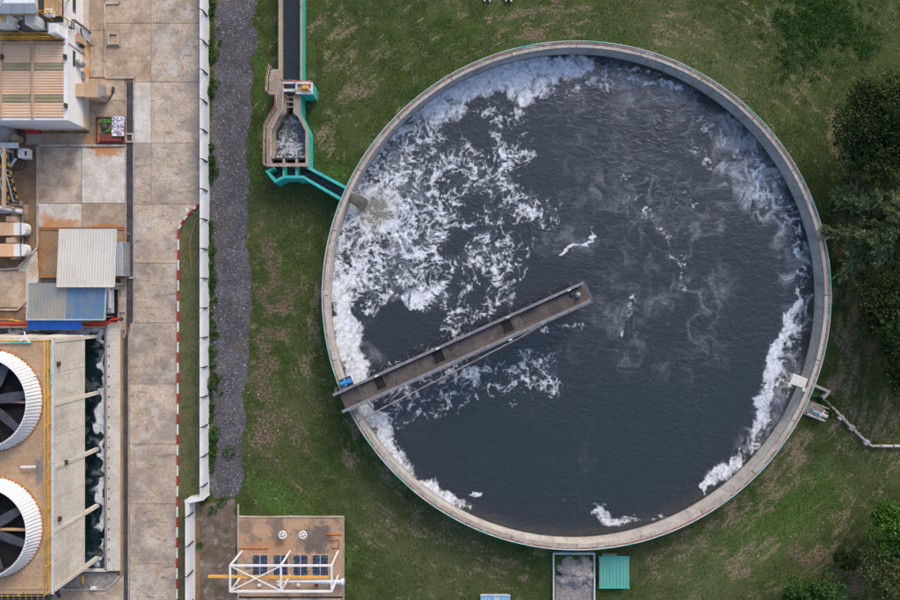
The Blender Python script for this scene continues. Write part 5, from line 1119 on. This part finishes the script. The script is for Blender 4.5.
# ------------------------------------------------------------------ bottom edge: aggregate bay and small roofs
ab = thing('aggregate_bay', 'three-sided whitewashed kerb bay open at the bottom edge', 'storage bay', W(574, 580))
kb = lambda pts: MB().strip([W(a, b, .4)[:2] for a, b in pts], .13, 0, .4)
kb([(553.8, 640), (553.8, 554.4)]).build('side_kerb', M['white_kerb'], ab); kb([(553.2, 554), (595.2, 554)]).build('end_kerb', M['white_kerb'], ab); kb([(594.6, 554.6), (594.6, 640)]).build('side_kerb', M['white_kerb'], ab)
hp = MB(); rng = random.Random(5); n = 22; vs = []
for i in range(n+1):
    for j in range(n+1):
        x = 556+37.5*i/n; y = 556+34*j/n; e_ = max(0, 1-((x-577+3*math.sin(y*.5))/18)**2)*max(0, 1-((y-572+2.5*math.sin(x*.4)+rng.uniform(-1.5, 1.5))/13.5)**2)
        h = .02+.75*e_**.7+.12*e_*rng.uniform(-1, 1); q = W(x, y, 0); vs.append((q.x, q.y, h if e_ > 0 else -.12))
hp.add(vs, [(i*(n+1)+j, i*(n+1)+j+1, (i+1)*(n+1)+j+1, (i+1)*(n+1)+j) for i in range(n) for j in range(n)], 0, True)
o = hp.build('aggregate_heap', M['aggregate']); o['kind'] = 'stuff'; tag(o, 'loose grey-brown aggregate heap inside the kerb bay', 'aggregate')
struct(MB().rect(555.4, 576, 593.4, 640, .004, .05).build('bay_floor', M['aggregate_dark']))
ts = thing('teal_hut', 'low square hut with a ribbed teal roof just below the tank', 'hut', W(614, 572))
zt = .7
pp4 = [W(a, b, zt) for a, b in ((600.4, 558.4), (627.6, 558.4), (627.6, 586.6), (600.4, 586.6))]
MB().prism(pp4, 0, zt-.1).build('wall', M['kerb'], ts)
for i in range(3):
    xa, xb_ = 599.2+10.*i+.05, 599.2+10.*(i+1)-.05
    corrugated('roof_sheet', W(xa, 557, zt+.12), W(xb_, 557, zt+.12), W(xb_, 587.8, zt-.05), W(xa, 587.8, zt-.05), M['teal_roof'], ts, .3, .035)
MB().bar(W(598.8, 557.2, zt+.16), W(629.8, 557.2, zt+.16), .14, .08).build('ridge_trim', M['teal'], ts); MB().bar(W(598.8, 587.8, zt), W(629.8, 587.8, zt), .14, .08).build('eave_trim', M['teal'], ts)
MB().rect(602.4, 554.4, 617, 557.2, 0, .35).build('step', M['rim'], ts)
bs2 = thing('blue_hut', 'low hut with a sky-blue roof just showing at the bottom edge', 'hut', W(495, 605))
pb = [W(a, b, .6) for a, b in ((481.6, 596.4), (508.6, 596.4), (508.6, 625), (481.6, 625))]
MB().prism(pb, 0, .5).build('wall', M['kerb'], bs2)
for i in range(3): corrugated('roof_sheet', W(480.4+9.9*i+.05, 595.4, .65), W(480.4+9.9*(i+1)-.05, 595.4, .65), W(480.4+9.9*(i+1)-.05, 626, .55), W(480.4+9.9*i+.05, 626, .55), M['sky_roof'], bs2, .3, .03)
MB().bar(W(480, 595.4, .7), W(510.4, 595.4, .7), .1, .08).build('ridge_trim', M['pipe_pale'], bs2)
MB().rect(494, 597.5, 499, 600.4, .69, .76).build('roof_patch', M['pipe_pale'], bs2)
for x, lab in ((487.5, 'left of two small white pipe stubs at the top edge'), (509, 'right of two small white pipe stubs at the top edge')):
    t = thing('pipe_stub', lab, 'pipe', W(x, -1), 'white pipe stubs at the top edge')
    MB().tube([W(x-3, -3, .2), W(x-3, 1.2, .2)], .1, 8).build('pipe', M['pipe_white'], t); MB().tube([W(x+2, -3, .2), W(x+2, 1.4, .2)], .1, 8).build('pipe', M['pipe_white'], t); MB().bar(W(x-4, -2.5, .2), W(x+3, -2.5, .2), .2).build('cross_piece', M['white'], t)

# ------------------------------------------------------------------ trees, shrubs, weeds, grass
def leaf_mesh(name, C, D, size, mat, parent=None, kind=None, aspect=.55, seed=0, bend=.0):
    """C (n,3) leaf centres, D (n,3) directions the blades point to; each leaf a folded pair of triangles"""
    rs = np.random.RandomState(seed); n = len(C)
    D = D/np.maximum(np.linalg.norm(D, axis=1, keepdims=True), 1e-6)
    u = np.cross(D, rs.normal(size=(n, 3))); u /= np.maximum(np.linalg.norm(u, axis=1, keepdims=True), 1e-6)
    s = size*rs.uniform(.6, 1.35, (n, 1)); nn = np.cross(D, u)
    a = C-D*s*.5; b = C+D*s*.5; l = C+u*s*aspect*.5+nn*s*.12; r = C-u*s*aspect*.5+nn*s*.12
    V = np.stack([a, l, b, r], 1).reshape(-1, 3); i = np.arange(n)*4
    F = np.concatenate([np.stack([i, i+1, i+2], 1), np.stack([i, i+2, i+3], 1)])
    if parent is not None: V = V-np.array(wloc(parent))
    return np_mesh(name, V, F, mat, kind, parent)
def tree(label, px, py, rad, h, mat, seed, nclump=26, nleaf=420, lsize=.28, bark='bark', flat=.55, cat='tree', name='tree', spread=1.):
    rs = np.random.RandomState(seed); top = W(px, py, h*.6); t = thing(name, label, cat, (top.x, top.y, 0), 'trees beside the tank')
    cx, cy = top.x, top.y; rad_m = rad*.1*(CAM_H-h*.7)/CAM_H
    mb = MB(); mb.tube([(cx, cy, -.05), (cx+.08, cy+.05, h*.25), (cx, cy, h*.6)], [.045*h*.7, .035*h*.7, .015*h], 8)
    cl = []
    for k in range(nclump):
        r = rad_m*math.sqrt(rs.uniform(0.02, 1))*.86*spread; a = rs.uniform(0, 2*math.pi)
        zc = h*(.93-flat*.62*(r/rad_m)**2)-rs.uniform(0, .22)*h
        cl.append((cx+r*math.cos(a)*rs.uniform(.85, 1.1), cy+r*math.sin(a), zc, rad_m*rs.uniform(.2, .36)))
        if k % 2 == 0: mb.tube([(cx, cy, h*.3), (cx+(cl[-1][0]-cx)*.5, cy+(cl[-1][1]-cy)*.5, h*.52), cl[-1][:3]], [.014*h, .01*h, .004*h], 5)
    mb.build('trunk', M[bark], t)
    C, D = [], []
    for x, y, z, r in cl:
        n = int(nleaf*(r/(rad_m*.28))**2*rs.uniform(.7, 1.2)); v = rs.normal(size=(n, 3)); v /= np.linalg.norm(v, axis=1, keepdims=True)
        q = r*rs.uniform(.25, 1.12, (n, 1))**.6
        # twiggy tufts
        tuft = rs.normal(size=(max(6, n//16), 3)); tuft /= np.linalg.norm(tuft, axis=1, keepdims=True); w = tuft[rs.randint(0, len(tuft), n)]
        p = np.where(rs.rand(n, 1) < .6, w*r*rs.uniform(.7, 1.15, (n, 1))+rs.normal(size=(n, 3))*r*.13, v*q)
        C.append(np.array([x, y, z])+p*[1, 1, .75]); D.append(p*.6+rs.normal(size=(n, 3))*r*.5+[0, 0, .12*r])
    leaf_mesh('crown', np.concatenate(C), np.concatenate(D), lsize, M[mat], t, seed=seed)
    return t
tree('dark dense evergreen tree at the right edge, uppermost of the tree row', 886, 128, 50, 7.5, 'leaf_dark', 11, 46, 520, .30)
tree('very dark broad evergreen tree at the right edge below the feathery conifer', 905, 308, 46, 6.5, 'leaf_dark', 12, 44, 480, .30)
tree('dark shadowy tree at the right edge, directly above the outfall pipe', 912, 366, 38, 5.5, 'leaf_dark', 13, 28, 420, .28)
tree('fresh green rounded tree in the lower right corner', 893, 533, 27, 5.0, 'leaf_fresh', 14, 24, 420, .26)
tree('olive-green loose tree with bare branches at the bottom right corner', 893, 580, 36, 5.5, 'leaf_olive', 15, 30, 260, .26, 'pale_bark')
tree('bushy mid-green tree at the bottom edge', 812, 596, 29, 3.8, 'leaf_mid', 16, 26, 420, .24)
tree('low fresh green bush at the bottom edge left of the bushy tree', 795, 594, 15, 2.4, 'leaf_fresh', 17, 12, 300, .2, cat='bush', name='bush')
tree('dark green sapling between the corner trees and the lawn', 848, 560, 13, 2.6, 'leaf_dark', 18, 10, 220, .22, cat='bush', name='bush')
# feathery conifer: plumes along drooping boughs
def conifer(label, px, py, rad, h, seed):
    rs = np.random.RandomState(seed); c = W(px, py, h*.7); t = thing('conifer_tree', label, 'conifer', (c.x, c.y, 0), 'trees beside the tank'); mb = MB(); C, D = [], []
    mb.tube([(c.x, c.y, -.05), (c.x, c.y, h*.5), (c.x, c.y, h)], [.24, .16, .03], 8); rm = rad*.1*(CAM_H-h*.6)/CAM_H
    for k in range(64):
        a = rs.uniform(0, 2*math.pi); lv = rs.uniform(0, 1); L = rm*(1.05-.72*lv)*rs.uniform(.7, 1.12); z0 = h*(.35+.6*lv)
        dirv = np.array([math.cos(a), math.sin(a)]); pts = []
        for i in range(6):
            s = i/5; wob = rs.normal(size=2)*.06*L*s; pts.append((c.x+dirv[0]*L*s+wob[0], c.y+dirv[1]*L*s+wob[1], z0+.35*L*math.sin(s*1.5)-.32*L*s*s))
        mb.tube(pts, [.06, .05, .04, .03, .02, .01], 5)
        for i in range(1, 6):
            p = np.array(pts[i]); prev = np.array(pts[i-1]); m = 24
            for j in range(m):
                base = prev+(p-prev)*rs.rand(); sd = (p-prev)/np.linalg.norm(p-prev)+rs.normal(size=3)*[.5, .5, .3]; sd /= np.linalg.norm(sd); pl = L*.2*rs.uniform(.6, 1.2)
                q = base+sd*pl*rs.uniform(0, 1, (16, 1)); C.append(q+rs.normal(size=(16, 3))*.05); D.append(sd+rs.normal(size=(16, 3))*.38+[0, 0, .1])
    mb.build('trunk', M['pale_bark'], t)
    leaf_mesh('crown', np.concatenate(C), np.concatenate(D), .42, M['needle'], t, aspect=.24, seed=seed)
conifer('pale feathery conifer with plume-like boughs at the right edge', 897, 224, 56, 7., 21)
conifer('darker feathery young conifer left of the pale one, under the evergreen', 858, 196, 24, 3.2, 22)
# tall weeds along the wall and round the outlet: uncountable ground cover
rs = np.random.RandomState(31)
def clump(C, D, px, py, r, h, n):
    a = rs.uniform(0, 2*np.pi, n); q = r*.1*np.sqrt(rs.rand(n)); z = rs.uniform(.03, 1, n)*h*(1-.5*(q/(r*.1+1e-6))**2); b = W(px, py)
    C.append(np.stack([b.x+q*np.cos(a), b.y+q*np.sin(a), z], 1)); D.append(np.stack([np.cos(a), np.sin(a), rs.uniform(-.1, .8, n)], 1)+rs.normal(size=(n, 3))*.35)
C, D = [], []
for k in range(150):
    y = rs.uniform(-10, 495); 
    if fbm(np.array([y/22.]), np.array([.5]), 3, 55)[0] < .42: continue
    clump(C, D, 209.5+rs.exponential(2.2), y, rs.uniform(2, 5), rs.uniform(.2, .5), 46)
for px, py, r, h, n in ((212, 383, 6.5, .9, 260), (210, 92, 6, .8, 220), (214, 55, 6, .5, 160), (211, 160, 5, .5, 140), (211, 250, 6, .6, 170), (210, 283, 5, .5, 140), (212, 450, 6, .5, 160), (214, 436, 6, .5, 150), (211, 468, 5, .4, 120), (828, 402, 7, .9, 260), (822, 399, 5, .7, 170), (831, 410, 5, .6, 140), (229, 452, 7, .3, 120), (213, 510, 5, .4, 100), (200, 545, 3, .4, 80), (222, 503, 5, .3, 90)): clump(C, D, px, py, r, h, n)
o = leaf_mesh('weeds', np.concatenate(C), np.concatenate(D), .2, M['weed'], kind='stuff', seed=5); tag(o, 'tall green weeds along the white wall and around the outlet', 'weeds')
C, D = [], []
for k in range(330):
    px, py = rs.normal(820, 22), rs.normal(20, 17)
    clump(C, D, px, py, rs.uniform(2, 6), rs.uniform(.08, .25), 40)
for k in range(40): clump(C, D, rs.normal(864, 5), rs.normal(48, 4), 3, .2, 30)
for k in range(60): clump(C, D, rs.normal(795, 14), rs.normal(66, 10), 3, .12, 22)
o = leaf_mesh('ground_cover', np.concatenate(C), np.concatenate(D), .16, M['weed'], kind='stuff', seed=6); tag(o, 'bright green leafy ground cover patches in the upper right lawn', 'ground cover')
# grass blades over the lawn
NG = 150000
px = rs.uniform(178, 905, NG); py = rs.uniform(-8, 608, NG)
ix = np.clip(((px-450)*.1+48)/.3+3, 0, nx-1).astype(int); iy = np.clip(((300-py)*.1+33)/.3+3, 0, ny-1).astype(int)
fb = np.maximum(f_bare, f_soil)[iy, ix]
keep = grass_allowed(px, py) & (rs.rand(NG) > fb*1.9) & (fbm(px/14., py/14., 4, 77) > .43) & ~(in_poly(px, py, GRAVEL) & (rs.rand(NG) > .12)) & ~((px < 199.5) & (rs.rand(NG) > .3))
px, py = px[keep], py[keep]; n = len(px)
a = rs.uniform(0, 2*np.pi, (n, 2)); hgt = rs.uniform(.04, .13, (n, 1)); B = np.stack([(px-450)*.1, (300-py)*.1, np.where(px < 199, .055, -.002)], 1)
V, Fc = [], []
for k in range(2):
    d = np.stack([np.cos(a[:, k]), np.sin(a[:, k])], 1); s = np.stack([-d[:, 1], d[:, 0]], 1)*.028
    tip = np.concatenate([B[:, :2]+d*hgt*.9, B[:, 2:]+hgt], 1)
    V.append(np.stack([np.concatenate([B[:, :2]+s, B[:, 2:]], 1), np.concatenate([B[:, :2]-s, B[:, 2:]], 1), tip], 1).reshape(-1, 3))
V = np.concatenate(V); Fc = np.arange(len(V)).reshape(-1, 3)
o = np_mesh('grass', V, Fc, M['grass'], 'stuff'); tag(o, 'short patchy green grass of the lawn around the tank', 'grass')
# loose pale stones on the track and bare soil
SV, SF = [], []
for k in range(900):
    if k < 620: x, y = rs.uniform(210, 252), rs.uniform(0, 496)
    elif k < 820: x, y = rs.normal(268, 9), rs.normal(430, 22)
    else: x, y = rs.uniform(245, 900), rs.uniform(0, 600)
    if not grass_allowed(np.array([x]), np.array([y]))[0]: continue
    s = rs.uniform(.02, .05) if rs.rand() < .95 else rs.uniform(.05, .11); b = W(x, y); q = len(SV)
    for dx, dy, dz in ((1, 0, .3), (0, 1, .4), (-1, 0, .3), (0, -1, .35), (.1, .1, .9)): SV.append((b.x+dx*s*rs.uniform(.7, 1.3), b.y+dy*s*rs.uniform(.7, 1.3), .008+dz*s))
    SF += [(q, q+1, q+4), (q+1, q+2, q+4), (q+2, q+3, q+4), (q+3, q, q+4)]
o = np_mesh('loose_stones', np.array(SV), np.array(SF), M['kerb'], 'stuff'); tag(o, 'scattered small pale stones on the gravel track and lawn', 'stones')
